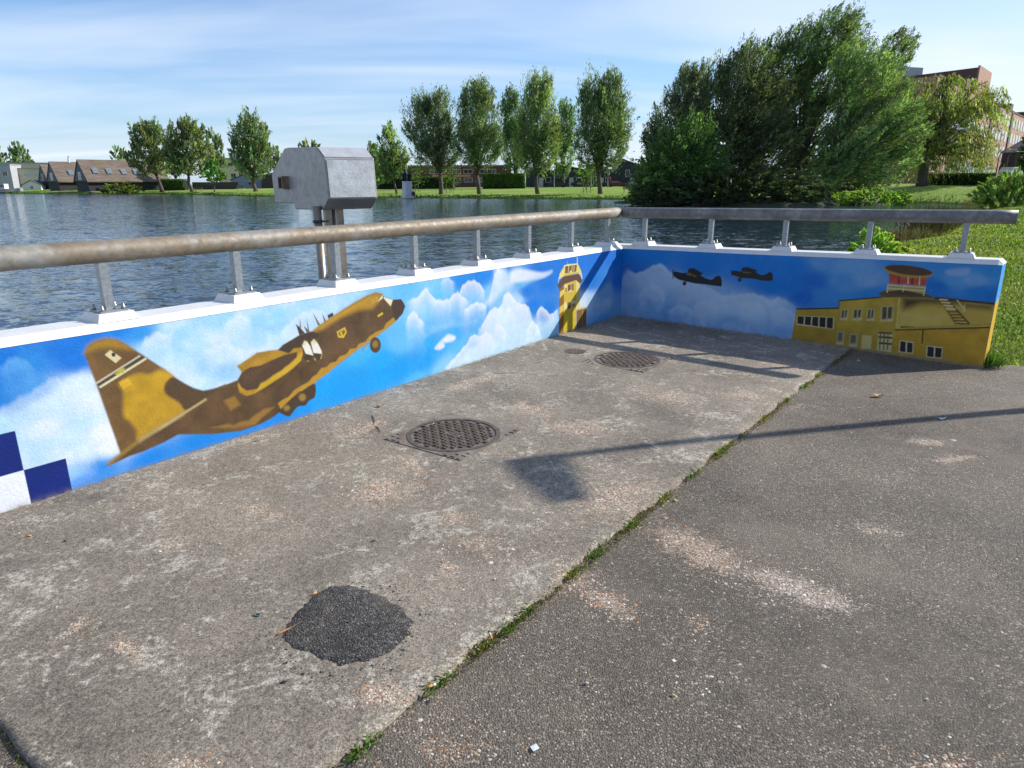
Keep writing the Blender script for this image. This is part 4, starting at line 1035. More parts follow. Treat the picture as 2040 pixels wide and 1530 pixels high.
    for du, dv, su, sv in ((0, 0.055, 0.13, 0.012), (0, -0.055, 0.13, 0.012), (0.059, 0, 0.012, 0.1), (-0.059, 0, 0.012, 0.1)):
        p = s0 - Fd * du + zu * dv - E * 0.03
        Mx = Matrix(((Fd[0], E[0], 0), (Fd[1], E[1], 0), (0, 0, 1)))
        sk.box(p, (su, 0.07, sv), M=Mx)
    sk.build('socket', M_RUST, root)
    MB().box(s0 - E * 0.004, (0.1, 0.006, 0.095), M=Matrix(((Fd[0], E[0], 0), (Fd[1], E[1], 0), (0, 0, 1)))).build('socket_opening', pm('black_void', (0.01, 0.01, 0.01), 0.9), root)
    # legs down into the water
    for px, py, r, kind in ((632, 420, 0.036, 'r'), (652, 420, 0.03, 'c'), (663, 418, 0.018, 'r'), (675, 414, 0.03, 'c')):
        Y = 6.28 + (px - 632) * 0.004
        p = at(px, py, Y)
        if kind == 'r': lg = MB().tube([(p[0], p[1], p[2] + 0.04), (p[0], p[1], -1.0)], r, 14)
        else: lg = MB().box((p[0], p[1], (p[2] + 0.04 - 1.0) / 2), (0.062, 0.05, p[2] + 1.04), rz=th)
        lg.build('leg', M_LEG, root, kind == 'r')
    p = at(633, 441, 6.28)
    MB().tube([(p[0], p[1], p[2] - 0.012), (p[0], p[1], p[2] + 0.012)], 0.044, 14).build('clamp_band', pm('dark_band', (0.03, 0.03, 0.03), 0.5), root, True)
    pb = at(645, 441, 6.28); MB().box(pb, (0.09, 0.02, 0.014), rz=0.1).build('clamp_strap', pm('dark_band', (0.03, 0.03, 0.03)), root)
cabinet()

# ---------------------------------------------------------------- manholes
M_IRON = pm('rusty_cast_iron', (0.105, 0.076, 0.062), 0.7, 0.15, 14, 0.4, 0.3, 60)
M_DIRTY = pm('dirt_covered_iron', (0.18, 0.147, 0.118), 0.85, 0.0, 9, 0.45, 0.4, 60)
M_GRIT = pm('grit_filling', (0.16, 0.14, 0.115), 0.9, 0, 60, 0.5, 0.5, 90)
def manhole(c, r, ang, frame, lab):
    c = np.array(c)
    c[2] = float(ground_h(c[0], c[1]))
    root = thing('manhole_cover', lab, 'manhole', c)
    R3 = Matrix.Rotation(ang, 3, 'Z')
    nseg = 48
    # joint ring recessed, outer rim
    if frame:
        h = frame / 2; mb = MB(); V = []
        for k in range(nseg):
            a = 2 * math.pi * k / nseg; V.append((r * 1.06 * math.cos(a), r * 1.06 * math.sin(a), 0.004))
        for k in range(nseg):
            a = 2 * math.pi * k / nseg; q = max(abs(math.cos(a)), abs(math.sin(a))); V.append((h * math.cos(a) / q, h * math.sin(a) / q, 0.003))
        mb.add([R3 @ Vector(v) + Vector(c) for v in V], [(k, (k + 1) % nseg, nseg + (k + 1) % nseg, nseg + k) for k in range(nseg)])
        fr = mb.build('square_frame', M_DIRTY, root)
        st = MB(); n = int(frame / 0.05)
        for i in range(n):
            for j in range(n):
                x, y = (i + 0.5) / n * frame - h, (j + 0.5) / n * frame - h
                if math.hypot(x, y) < r * 1.06 + 0.03 or (x > 0 and y > -h * 0.8): continue
                st.box(R3 @ Vector((x, y, 0.006)) + Vector(c), (0.034, 0.022, 0.006), rz=ang + (math.pi / 2 if (i + j) % 2 else 0))
        o = st.build('frame_studs', M_DIRTY, root); o['kind'] = 'stuff'
    for rr0, rr1, z in ((0.965 * r, 1.06 * r, 0.007),):
        V = [(rr * math.cos(2 * math.pi * k / nseg), rr * math.sin(2 * math.pi * k / nseg), z) for rr in (rr0, rr1) for k in range(nseg)]
        MB().add([Vector(v) + Vector(c) for v in V], [(k, (k + 1) % nseg, nseg + (k + 1) % nseg, nseg + k) for k in range(nseg)]).build('rim', M_IRON, root)
    MB().lathe((c[0], c[1], c[2]), [(r * 0.97, 0.0005), (r * 0.97, 0.0015)], nseg).build('plate', M_IRON if not frame else M_GRIT, root)
    if frame:
        st = MB(); pitch = r * 2 / 15.5
        for i in range(-9, 10):
            for j in range(-9, 10):
                x, y = i * pitch, j * pitch
                if math.hypot(x, y) > r * 0.91 or math.hypot(x, y) < r * 0.16: continue
                lng, wd = pitch * 0.84, pitch * 0.42
                st.box(R3 @ Vector((x, y, 0.006)) + Vector(c), (lng, wd, 0.010), rz=ang + (math.pi / 2 if (i + j) % 2 else 0))
        o = st.build('studs', M_IRON, root); o['kind'] = 'stuff'
        MB().lathe((c[0], c[1], c[2] + 0.001), [(r * 0.15, 0), (r * 0.14, 0.006)], 20).build('boss', M_IRON, root)
_a1 = math.atan2(D1[1], D1[0])
manhole(gpt(904, 866), 0.298, _a1 + 0.03, 0.66, 'larger round ribbed iron manhole cover in a square frame, nearest the camera')
manhole(gpt(1249, 717), 0.298, _a1 + 0.03, 0.66, 'ribbed iron manhole cover in a square frame beside the shadow of the handrail')
manhole(gpt(1147, 700), 0.10, 0, 0, 'small plain round grey cover near the painted control tower')
# ---------------------------------------------------------------- trees
M_BARK = pm('willow_bark', (0.085, 0.068, 0.05), 0.9, 0, 6, 0.35, 0.6, 20)
def leaf_quads(C_, A_, ln, wd, col, rg):
    """diamond leaves: centre, axis, length, width, colour"""
    n = len(C_)
    A_ = A_ / np.linalg.norm(A_, axis=1, keepdims=True)
    r = rg.normal(size=(n, 3)); B = np.cross(A_, r); B /= np.linalg.norm(B, axis=1, keepdims=True)
    h = (A_.T * ln / 2).T; w = (B.T * wd / 2).T
    V = np.stack([C_ - h, C_ + w, C_ + h, C_ - w], 1).reshape(-1, 3)
    F = np.arange(4 * n).reshape(-1, 4)
    return V, F, np.repeat(col, 4, 0)
def tree(name, label, Y, base, blobs, col, n, up=0.8, out=0.6, wind=(0.1, 0, 0), leaf=(0.10, 0.42), spray=0.15, trunk=0.35, droop=0.0, group=None, cat='tree', limbs=14, fork=None, seed=1, depth=0.85, per=36, var=0.38, bark=None, loose=1.0, shell=0.55):
    rg = np.random.default_rng(seed); n = int(n * 1.3); col = (col[0] * 2.7, col[1] * 2.4, col[2] * 2.7)
    b = at(base[0], base[1], Y); sc = mpp(b)
    bl = []
    for q in blobs:
        c = at(q[0], q[1], Y); bl.append((c, q[2] * sc, q[3] * sc, q[4] if len(q) > 4 else 1.0))
    area = np.array([x[1] * x[2] * x[3] for x in bl]); area /= area.sum()
    allc = np.array([x[0] for x in bl]); cen = (allc * area[:, None]).sum(0)
    Hc = max(x[0][2] + x[2] for x in bl) - min(x[0][2] - x[2] for x in bl)
    nc = max(8, n // per)
    pick = rg.choice(len(bl), nc, p=area)
    u = rg.normal(size=(nc, 3)); u /= np.linalg.norm(u, axis=1, keepdims=True)
    rad = rg.random(nc) ** (1 / 3.0) * (1 - shell) + shell * (0.75 + 0.28 * rg.random(nc))
    cl = np.array([bl[k][0] for k in pick]); rx = np.array([bl[k][1] for k in pick]); rz = np.array([bl[k][2] for k in pick])
    rad = rad * np.where(u[:, 2] > -0.2, 1 + 0.30 * rg.random(nc) ** 3, 1.0)
    P = cl + u * rad[:, None] * np.stack([rx, rx * depth, rz], 1)
    ax = np.array([0, 0, 1.0]) * up + out * (P - cen) / (Hc * 0.5) + np.array(wind) + rg.normal(0, 0.28, (nc, 3))
    ax /= np.linalg.norm(ax, axis=1, keepdims=True)
    sl_ = Hc * spray * rg.uniform(0.5, 1.7, nc)
    ccol = np.array(col)[None] * np.exp(rg.normal(0, var, (nc, 1))) * (1 + rg.normal(0, 0.07, (nc, 3)))
    k = n // nc
    t = rg.random((nc, k)); L = P[:, None] + ax[:, None] * ((t - 0.45) * sl_[:, None])[..., None]
    L = L + rg.normal(0, 1, (nc, k, 3)) * (sl_ * 0.125 * loose)[:, None, None] * (1.1 - 0.7 * t)[..., None]
    la = ax[:, None] * (1.0 - droop) + rg.normal(0, 0.36, (nc, k, 3)) + np.array([0, 0, -1.6 * droop])
    if droop:
        L[..., 2] -= droop * (t ** 2) * sl_[:, None] * 1.6
    fc = np.repeat(ccol[:, None], k, 1) * np.exp(rg.normal(0, 0.20, (nc, k, 1)))
    m_ = nc * k
    V, F, Cc = leaf_quads(L.reshape(-1, 3), la.reshape(-1, 3), leaf[1] * rg.uniform(0.6, 1.3, m_), leaf[0] * rg.uniform(0.7, 1.3, m_), np.clip(fc.reshape(-1, 3), 0.004, 0.6), rg)
    root = thing(name, label, cat, b, group)
    np_mesh('crown', V, F, M_LEAF, col=Cc, parent=root)
    if trunk > 0:
        mb = MB()
        fk = at(*fork, Y) if fork else b * 0.45 + np.array([cen[0], cen[1], min(x[0][2] - x[2] * 0.6 for x in bl)]) * 0.55
        bb = b.copy(); bb[2] -= 0.7
        mid = (b + fk) / 2 + np.array([rg.normal(0, trunk * 0.4), 0, 0])
        mb.tube([bb, b + (0, 0, 0.15), mid, fk], [trunk * 1.35, trunk * 1.05, trunk * 0.85, trunk * 0.75], 10)
        sel = rg.choice(nc, min(limbs, nc), replace=False)
        for i in sel:
            e = P[i]; d = e - fk
            m1 = fk + d * 0.35 + np.array([0, 0, np.linalg.norm(d) * 0.10 * (1 - droop)]) + rg.normal(0, 0.03, 3) * np.linalg.norm(d)
            m2 = fk + d * 0.7 + np.array([0, 0, np.linalg.norm(d) * 0.07 * (1 + droop)]) + rg.normal(0, 0.03, 3) * np.linalg.norm(d)
            r0 = trunk * rg.uniform(0.22, 0.42)
            mb.tube([fk - (0, 0, trunk * 0.5), m1, m2, e], [r0, r0 * 0.7, r0 * 0.42, r0 * 0.15], 6)
        mb.build('trunk', bark or M_BARK, root, True)
    return root
G_W = (0.072, 0.100, 0.042)      # grey-green willow
G_D = (0.050, 0.078, 0.030)
G_L = (0.085, 0.140, 0.035)
G_Y = (0.150, 0.150, 0.040)
PK = 'willows on the far lawn'
# far left
tree('distant_tree', 'round dark tree at the left edge behind the flat beige houses', 285, (-8, 340), [(-6, 312, 22, 22), (6, 322, 16, 14)], (0.06, 0.10, 0.05), 1800, leaf=(0.35, 0.9), trunk=0.4, seed=2)
tree('distant_tree', 'tall rounded tree standing behind the flat beige houses', 280, (38, 345), [(32, 300, 14, 15), (38, 312, 20, 18), (44, 322, 20, 12)], (0.07, 0.115, 0.05), 2600, leaf=(0.35, 0.9), trunk=0.4, seed=3)
tree('distant_tree', 'small light green tree peeking over the boathouse ridge', 262, (236, 345), [(232, 302, 11, 12), (240, 312, 16, 14)], (0.09, 0.14, 0.06), 1700, leaf=(0.3, 0.8), trunk=0.3, seed=4)
# left lawn
tree('willow_tree', 'leftmost willow on the far lawn, overlapping the boathouse roof', 172, (322, 377), [(302, 290, 38, 40), (285, 315, 30, 32), (318, 320, 30, 30), (290, 270, 26, 20), (305, 265, 18, 20)], G_W, 9000, leaf=(0.22, 0.75), trunk=0.42, fork=(312, 350), seed=5, group=PK, wind=(0.15, 0, 0))
tree('willow_tree', 'second willow from the left, its trunk leaning left', 168, (382, 378), [(372, 285, 36, 40), (385, 315, 40, 36), (352, 310, 24, 34), (372, 262, 16, 20), (396, 280, 16, 28)], (0.070, 0.098, 0.040), 9500, leaf=(0.22, 0.75), trunk=0.42, fork=(376, 352), seed=6, group=PK, wind=(0.1, 0, 0))
tree('willow_tree', 'slim willow behind the second one on the left lawn', 195, (352, 376), [(340, 320, 22, 26), (356, 330, 18, 18)], (0.06, 0.085, 0.04), 2600, leaf=(0.25, 0.8), trunk=0.3, seed=7, group=PK)
tree('poplar_tree', 'pair of narrow tops between the left willows, farther back', 205, (432, 375), [(422, 290, 11, 26), (437, 300, 10, 24), (430, 325, 20, 18)], (0.075, 0.108, 0.055), 3000, up=1.2, leaf=(0.25, 0.8), trunk=0.3, seed=8)
tree('young_maple', 'small bright green young tree on the left lawn', 160, (427, 378), [(425, 340, 17, 20), (427, 352, 21, 12), (425, 325, 9, 12)], (0.055, 0.125, 0.030), 2600, up=0.3, leaf=(0.28, 0.5), trunk=0.14, seed=9, limbs=8)
tree('willow_tree', 'willow standing alone just left of the steel box', 152, (509, 379), [(497, 280, 34, 44), (505, 315, 38, 38), (480, 305, 22, 34), (492, 250, 16, 22), (520, 280, 16, 34)], (0.066, 0.100, 0.045), 10000, leaf=(0.2, 0.7), trunk=0.42, fork=(503, 352), seed=10, group=PK, wind=(0.05, 0, 0))
tree('far_tree', 'light green tree half hidden left of the steel box', 205, (545, 374), [(542, 315, 18, 24), (556, 330, 14, 20)], (0.085, 0.12, 0.055), 2400, leaf=(0.25, 0.8), trunk=0.3, seed=12)
tree('far_tree', 'small tree whose top shows above the steel box', 200, (618, 370), [(615, 305, 20, 22), (605, 295, 10, 12), (628, 295, 8, 14)], (0.09, 0.12, 0.05), 1800, leaf=(0.25, 0.8), trunk=0.25, seed=13)
# middle lawn
tree('far_tree', 'bushy dark tree just right of the steel box', 140, (744, 378), [(742, 325, 20, 34), (735, 345, 18, 24), (752, 335, 18, 30)], (0.060, 0.105, 0.035), 4200, leaf=(0.2, 0.55), trunk=0.2, seed=14)
tree('willow_tree', 'pointed narrow tree with a slanting trunk beside the statue', 120, (790, 384), [(776, 300, 20, 36), (785, 325, 24, 32), (772, 268, 8, 20), (768, 330, 20, 28), (800, 318, 10, 26)], (0.070, 0.110, 0.042), 7000, leaf=(0.16, 0.5), trunk=0.2, fork=(783, 355), seed=15)
tree('willow_tree', 'broad open willow with bare lower limbs right of the statue', 112, (879, 387), [(868, 260, 36, 58), (845, 255, 36, 48), (878, 215, 22, 32), (890, 295, 24, 40), (838, 210, 14, 22), (818, 262, 16, 14), (860, 310, 34, 28)], (0.058, 0.084, 0.040), 17500, leaf=(0.105, 0.46), trunk=0.36, fork=(877, 345), seed=16, group=PK, limbs=22, loose=1.1)
tree('willow_tree', 'dense tall willow, middle of the far lawn', 110, (955, 388), [(952, 250, 40, 60), (945, 205, 26, 36), (965, 290, 36, 42), (935, 285, 26, 44), (960, 190, 20, 24)], (0.070, 0.105, 0.042), 18500, leaf=(0.105, 0.46), trunk=0.36, fork=(950, 350), seed=17, group=PK)
tree('poplar_tree', 'dark narrow poplar between two willows on the middle lawn', 150, (1030, 376), [(1020, 240, 22, 50), (1025, 290, 28, 52), (1015, 205, 14, 22)], (0.045, 0.080, 0.030), 9000, up=1.3, leaf=(0.18, 0.45), trunk=0.4, fork=(1028, 350), seed=18)
tree('willow_tree', 'bright full willow in front of the hedge end', 108, (1071, 387), [(1070, 250, 38, 62), (1065, 195, 22, 38), (1085, 290, 28, 50), (1050, 290, 24, 50), (1085, 175, 14, 22)], (0.075, 0.115, 0.042), 18500, leaf=(0.105, 0.46), trunk=0.36, fork=(1068, 350), seed=19, group=PK)
tree('poplar_tree', 'slender poplar behind, left of the last lawn willow', 165, (1122, 372), [(1124, 255, 20, 46), (1120, 305, 24, 42), (1130, 222, 12, 18)], (0.052, 0.092, 0.038), 7000, up=1.3, leaf=(0.2, 0.5), trunk=0.38, fork=(1122, 345), seed=20)
tree('willow_tree', 'rightmost large willow on the lawn, next to the islet gap', 104, (1196, 388), [(1198, 245, 44, 62), (1185, 195, 28, 40), (1215, 195, 26, 42), (1175, 290, 30, 46), (1218, 290, 32, 44), (1235, 250, 20, 40), (1220, 160, 12, 18)], (0.058, 0.090, 0.036), 22000, leaf=(0.105, 0.46), trunk=0.38, fork=(1193, 345), seed=21, group=PK)
tree('young_tree', 'low light green tree under the rightmost willow', 130, (1168, 381), [(1165, 340, 22, 10), (1150, 335, 12, 8)], (0.10, 0.16, 0.04), 900, up=0.3, leaf=(0.2, 0.4), trunk=0.06, seed=22, limbs=6)
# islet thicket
tree('willow_tree', 'grey green upright willow at the left of the islet', 76, (1345, 400), [(1372, 200, 30, 55), (1340, 250, 40, 60), (1390, 190, 22, 50), (1310, 270, 26, 30), (1375, 160, 20, 24), (1300, 285, 18, 22)], (0.068, 0.088, 0.046), 17000, leaf=(0.09, 0.38), trunk=0.3, fork=(1350, 340), seed=31, limbs=24, wind=(0.25, 0, 0), spray=0.13)
tree('alder_bush', 'rounded mid green bush low on the left of the islet', 69, (1345, 405), [(1380, 270, 40, 36), (1345, 320, 55, 50), (1310, 365, 50, 45), (1400, 330, 45, 60), (1285, 390, 25, 22)], (0.040, 0.078, 0.022), 20000, up=0.25, out=1.0, leaf=(0.14, 0.26), trunk=0.2, seed=32, limbs=10, cat='bush')
tree('willow_tree', 'dark broad willow in the middle of the islet', 73, (1480, 402), [(1480, 170, 55, 60), (1450, 220, 60, 70), (1510, 230, 60, 80), (1500, 130, 40, 34), (1440, 290, 60, 70), (1530, 300, 60, 70), (1425, 160, 25, 30)], (0.040, 0.058, 0.026), 34000, leaf=(0.09, 0.38), trunk=0.35, fork=(1485, 330), seed=33, limbs=40, wind=(0.5, 0, 0), spray=0.12)
tree('willow_tree', 'tallest windswept willow at the top of the islet', 76, (1590, 400), [(1600, 110, 50, 50), (1650, 80, 40, 50), (1680, 45, 26, 30), (1570, 150, 50, 60), (1640, 160, 55, 60), (1580, 230, 50, 60), (1660, 230, 50, 60), (1545, 95, 24, 24), (1695, 95, 22, 40)], (0.055, 0.088, 0.032), 34000, leaf=(0.09, 0.38), trunk=0.35, fork=(1592, 320), seed=34, limbs=46, wind=(0.8, 0, 0.1), spray=0.115)
tree('willow_tree', 'bright willow with long branches leaning right over the islet bank', 72, (1655, 402), [(1720, 170, 60, 50), (1770, 220, 50, 50), (1800, 270, 38, 50), (1720, 260, 60, 60), (1680, 300, 50, 60), (1770, 330, 45, 35), (1700, 130, 40, 30), (1640, 350, 40, 40), (1740, 365, 40, 22)], (0.064, 0.108, 0.038), 34000, leaf=(0.09, 0.38), trunk=0.3, fork=(1650, 350), seed=35, limbs=60, wind=(0.9, 0, 0.05), out=0.8, spray=0.115)
tree('willow_tree', 'thin spray of branches sticking out at the top right of the islet', 79, (1690, 395), [(1790, 100, 34, 34), (1800, 85, 20, 20), (1770, 140, 30, 34), (1735, 200, 30, 50)], (0.066, 0.098, 0.040), 6000, leaf=(0.09, 0.36), trunk=0.2, fork=(1700, 280), seed=36, limbs=26, wind=(0.9, 0, 0.3), spray=0.12)
tree('thicket', 'dense dark thicket filling the middle of the islet behind the willows', 80, (1500, 398), [(1360, 330, 60, 50), (1450, 330, 70, 60), (1540, 330, 70, 60), (1620, 330, 60, 50), (1690, 350, 60, 40), (1500, 240, 80, 60), (1400, 370, 70, 35), (1580, 375, 80, 30)], (0.030, 0.044, 0.018), 16000, up=0.4, leaf=(0.26, 0.5), trunk=0.15, seed=39, limbs=10, cat='bush', shell=0.2)  # back layer added, big leaves block light between the willows
tree('shadow_bush', 'dark undergrowth along the left foot of the islet', 67.5, (1380, 410), [(1340, 385, 60, 24), (1430, 375, 60, 36), (1520, 375, 60, 36), (1600, 380, 50, 30), (1280, 398, 20, 14)], (0.028, 0.044, 0.018), 22000, up=0.2, out=0.8, leaf=(0.14, 0.28), trunk=0.12, seed=37, limbs=8, cat='bush')
tree('bramble_bush', 'low bright green bush at the right foot of the islet', 67, (1735, 410), [(1690, 395, 34, 12), (1740, 392, 40, 14), (1785, 396, 30, 14), (1800, 402, 18, 10)], (0.105, 0.185, 0.030), 7500, up=0.3, out=0.8, leaf=(0.16, 0.26), trunk=0.04, seed=38, limbs=6, cat='bush', var=0.2)
# right bank
tree('weeping_willow', 'golden green weeping willow with thick trunk in front of the brick flats', 84, (1838, 364), [(1850, 210, 50, 60), (1900, 195, 60, 40), (1950, 190, 45, 34), (1880, 260, 60, 60), (1940, 250, 55, 60), (1985, 200, 26, 24), (1835, 300, 34, 50), (1920, 310, 60, 30), (1830, 240, 30, 50), (1890, 170, 30, 22)], (0.082, 0.105, 0.028), 18500, up=0.35, out=0.9, leaf=(0.09, 0.42), trunk=0.6, fork=(1850, 300), seed=41, limbs=44, droop=0.75, spray=0.16, wind=(0.4, 0, 0), loose=0.8)
tree('bank_shrub', 'leafy willow shrub on the rising right bank at the picture edge', 46, (2015, 415), [(1990, 385, 40, 28), (2035, 380, 44, 34), (1962, 392, 26, 20), (2075, 380, 40, 40), (2010, 365, 26, 18)], (0.070, 0.120, 0.030), 10000, up=0.9, leaf=(0.05, 0.30), trunk=0.03, seed=42, limbs=12, cat='bush')
tree('bank_shrub', 'bright green shrub just behind the short mural wall', 19.0, (1742, 520), [(1738, 482, 22, 24), (1755, 490, 24, 22), (1718, 498, 24, 14), (1765, 505, 22, 14)], (0.120, 0.215, 0.035), 3600, up=0.6, out=0.8, leaf=(0.06, 0.12), trunk=0.03, seed=43, limbs=16, cat='bush', var=0.22, spray=0.2)
tree('bank_shrub', 'small yellow green shrub beside the reeds at the water edge', 19.6, (1798, 520), [(1795, 500, 20, 14), (1815, 508, 16, 10)], (0.125, 0.165, 0.035), 1500, up=0.6, leaf=(0.05, 0.12), trunk=0.02, seed=44, limbs=8, cat='bush')
tree('dark_pine', 'dark tree at the right edge in front of the far house', 120, (2052, 350), [(2050, 300, 14, 40), (2040, 315, 10, 20)], (0.02, 0.035, 0.02), 1600, up=0.1, leaf=(0.2, 0.5), trunk=0.2, seed=45)

# hedges
def hedge(label, p0, p1, Y0, Y1, h, w, col, n, seed):
    rg = np.random.default_rng(seed)
    a, b = at(*p0, Y0), at(*p1, Y1)
    root = thing('hedge', label, 'hedge', (a + b) / 2)
    d = (b - a); L = np.linalg.norm(d[:2]); e = d / L; nn = np.array([-e[1], e[0], 0])
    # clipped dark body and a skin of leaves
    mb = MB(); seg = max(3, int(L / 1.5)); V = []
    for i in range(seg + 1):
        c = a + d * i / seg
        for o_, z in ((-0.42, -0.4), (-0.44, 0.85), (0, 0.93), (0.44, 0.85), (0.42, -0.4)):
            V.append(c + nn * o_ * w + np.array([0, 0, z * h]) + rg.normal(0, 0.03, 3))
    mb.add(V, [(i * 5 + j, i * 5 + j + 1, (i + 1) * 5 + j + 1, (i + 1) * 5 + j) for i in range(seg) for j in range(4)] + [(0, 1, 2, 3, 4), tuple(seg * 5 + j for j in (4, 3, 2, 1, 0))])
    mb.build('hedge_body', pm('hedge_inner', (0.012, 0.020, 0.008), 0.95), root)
    t = rg.random(n); side = rg.random(n)
    u = np.where(side < 0.35, rg.uniform(-0.5, 0.5, n), np.where(side < 0.9, -0.5, 0.5)) * w
    z = np.where(side < 0.35, 1.0, rg.random(n) ** 0.8) * h
    C_ = a[None] + d[None] * t[:, None] + nn[None] * (u + rg.normal(0, 0.06, n))[:, None]; C_[:, 2] += z + rg.normal(0, 0.06, n)
    col_ = 1.5 * np.array(col)[None] * np.exp(rg.normal(0, 0.3, (n, 1)))
    ls = 0.28 if Y0 > 100 else 0.2
    V, F, Cc = leaf_quads(C_, rg.normal(size=(n, 3)) + [0, 0, 0.5], ls * rg.uniform(0.6, 1.3, n), ls * 0.6 * rg.uniform(0.7, 1.2, n), col_, rg)
    np_mesh('hedge_leaves', V, F, M_LEAF, col=Cc, parent=root)
hedge('long dark clipped hedge below the brick flats on the right bank', (1842, 367), (1975, 368), 88, 80, 1.15, 1.2, (0.045, 0.075, 0.02), 5200, 51)
hedge('tall bright hedge behind the middle willows', (962, 373), (1046, 372), 150, 150, 2.6, 1.5, (0.085, 0.15, 0.028), 5000, 52)
hedge('dark hedge at the foot of the red school building', (742, 374), (905, 374), 158, 155, 2.2, 1.5, (0.035, 0.06, 0.02), 6000, 53)
hedge('short rounded hedge between the two leftmost willows', (322, 374), (372, 375), 190, 188, 2.2, 2.0, (0.085, 0.15, 0.03), 2600, 54)
tree('shore_bush', 'wide mossy green bush on the shore in front of the boathouse', 182, (236, 386), [(225, 376, 24, 9), (248, 374, 26, 10), (265, 379, 16, 7)], (0.062, 0.085, 0.018), 3000, up=0.4, leaf=(0.35, 0.6), trunk=0.1, seed=55, limbs=5, cat='bush')

# reeds along the near shore
def reeds():
    rg = np.random.default_rng(61)
    spots = []
    for (x0, y0, x1, y1, n, h, c) in ((16.0, 27.3, 21.6, 35.0, 2200, 0.85, (0.050, 0.045, 0.022)), (17.0, 29.0, 20, 33, 1500, 1.0, (0.040, 0.040, 0.022)), (16.5, 28, 21, 34, 900, 0.7, (0.09, 0.11, 0.03)), (24, 38, 34, 52, 900, 0.5, (0.11, 0.12, 0.045)), (38, 57.5, 42, 64, 700, 0.8, (0.14, 0.10, 0.05)), (12.8, 23.6, 15.2, 26, 500, 0.55, (0.10, 0.085, 0.04))):
        t = rg.random(n)
        spots.append((np.stack([x0 + (x1 - x0) * t + rg.normal(0, 0.35, n), y0 + (y1 - y0) * t + rg.normal(0, 0.3, n), np.full(n, -0.5)], 1), h, c))
    Vs, Fs, Cs = [], [], []; off = 0
    for P, h, c in spots:
        n = len(P); hh = h * rg.uniform(0.6, 1.2, n)
        ax = np.stack([rg.normal(0.2, 0.42, n), rg.normal(0, 0.42, n), np.ones(n)], 1)
        C_ = P + ax * hh[:, None] * 0.5
        V, F, Cc = leaf_quads(C_, ax, hh, np.full(n, 0.035), np.array(c)[None] * np.exp(rg.normal(0, 0.3, (n, 1))), rg)
        Vs.append(V); Fs.append(F + off); Cs.append(Cc); off += len(V)
    o = np_mesh('reeds', np.concatenate(Vs), np.concatenate(Fs), M_GRASSB, col=np.concatenate(Cs))
    tag(o, 'brown and green reeds along the waterline of the near right bank', 'reeds', kind='stuff')
reeds()

# grass on the near bank: blades and daisies
def bank_grass():
    rg = np.random.default_rng(62)
    L = LAND[:_ns + 1]
    A = L[:-1, :-1].reshape(-1, 3); B = L[1:, :-1].reshape(-1, 3); C_ = L[:-1, 1:].reshape(-1, 3); D_ = L[1:, 1:].reshape(-1, 3)
    cen = (A + B + C_ + D_) / 4
    dist = np.hypot(cen[:, 0], cen[:, 1])
    ang = np.degrees(np.arctan2(cen[:, 0], cen[:, 1]))
    area = np.linalg.norm(np.cross(B - A, C_ - A), axis=1)
    wgt = area * np.where((ang > 26) & (ang < 50) & (dist < 70), 1.0, 0.0) / np.clip(dist, 5, 70) ** 1.5
    def scatter(n):
        k = rg.choice(len(A), n, p=wgt / wgt.sum()); u, v = rg.random((n, 1)), rg.random((n, 1))
        return (A[k] * (1 - u) * (1 - v) + B[k] * u * (1 - v) + C_[k] * (1 - u) * v + D_[k] * u * v), dist[k]
    n = 95000
    P, d = scatter(n)
    keep = ~((((P[:, 0] - CX[0]) * N2[0] + (P[:, 1] - CX[1]) * N2[1]) < 0.03))
    P, d = P[keep], d[keep]; n = len(P)
    h = np.clip(0.035 + 0.0022 * d, 0.04, 0.13) * rg.uniform(0.5, 1.5, n); w = np.clip(0.0022 * d, 0.006, 0.09)
    ax = np.stack([rg.normal(0, 0.45, n), rg.normal(0, 0.45, n), np.ones(n)], 1)
    f = np.sin(P[:, 0] * 0.9 + 1.0) * np.sin(P[:, 1] * 0.6) * 0.5 + 0.5
    base = np.array([0.125, 0.21, 0.03])[None] * (1 - f[:, None]) + np.array([0.26, 0.29, 0.075])[None] * f[:, None]
    V, F, Cc = leaf_quads(P + ax * (h * 0.4)[:, None], ax, h, w, base * np.exp(rg.normal(0, 0.3, (n, 1))), rg)
    o = np_mesh('grass', V, F, M_GRASSB, col=Cc)
    tag(o, 'rough green grass on the near right bank', 'grass', kind='stuff')
    n = 3200
    P, d = scatter(n)
    P = P[((P[:, 0] - CX[0]) * N2[0] + (P[:, 1] - CX[1]) * N2[1]) > 0.3]; n = len(P)
    cl_ = np.sin(P[:, 0] * 0.7) * np.sin(P[:, 1] * 0.5 + 1) + rg.normal(0, 0.5, n); P = P[cl_ > -0.1]; n = len(P)
    d = np.hypot(P[:, 0], P[:, 1])
    P[:, 2] += 0.06 + 0.0015 * d
    r = np.clip(0.0008 * d, 0.009, 0.05) * rg.uniform(0.6, 1.3, n)
    tt = np.linspace(0, 2 * np.pi, 7)[:-1]
    V = P[:, None] + np.stack([np.cos(tt), np.sin(tt), 0.15 * np.cos(tt * 2)], 1)[None] * r[:, None, None]
    F = np.arange(6 * n).reshape(-1, 6)
    o = np_mesh('daisies', V.reshape(-1, 3), F, M_CHIP, col=np.tile(np.array([[0.72, 0.70, 0.62]]), (6 * n, 1)))
    tag(o, 'white daisies scattered over the grassy bank', 'daisies', kind='stuff')
bank_grass()
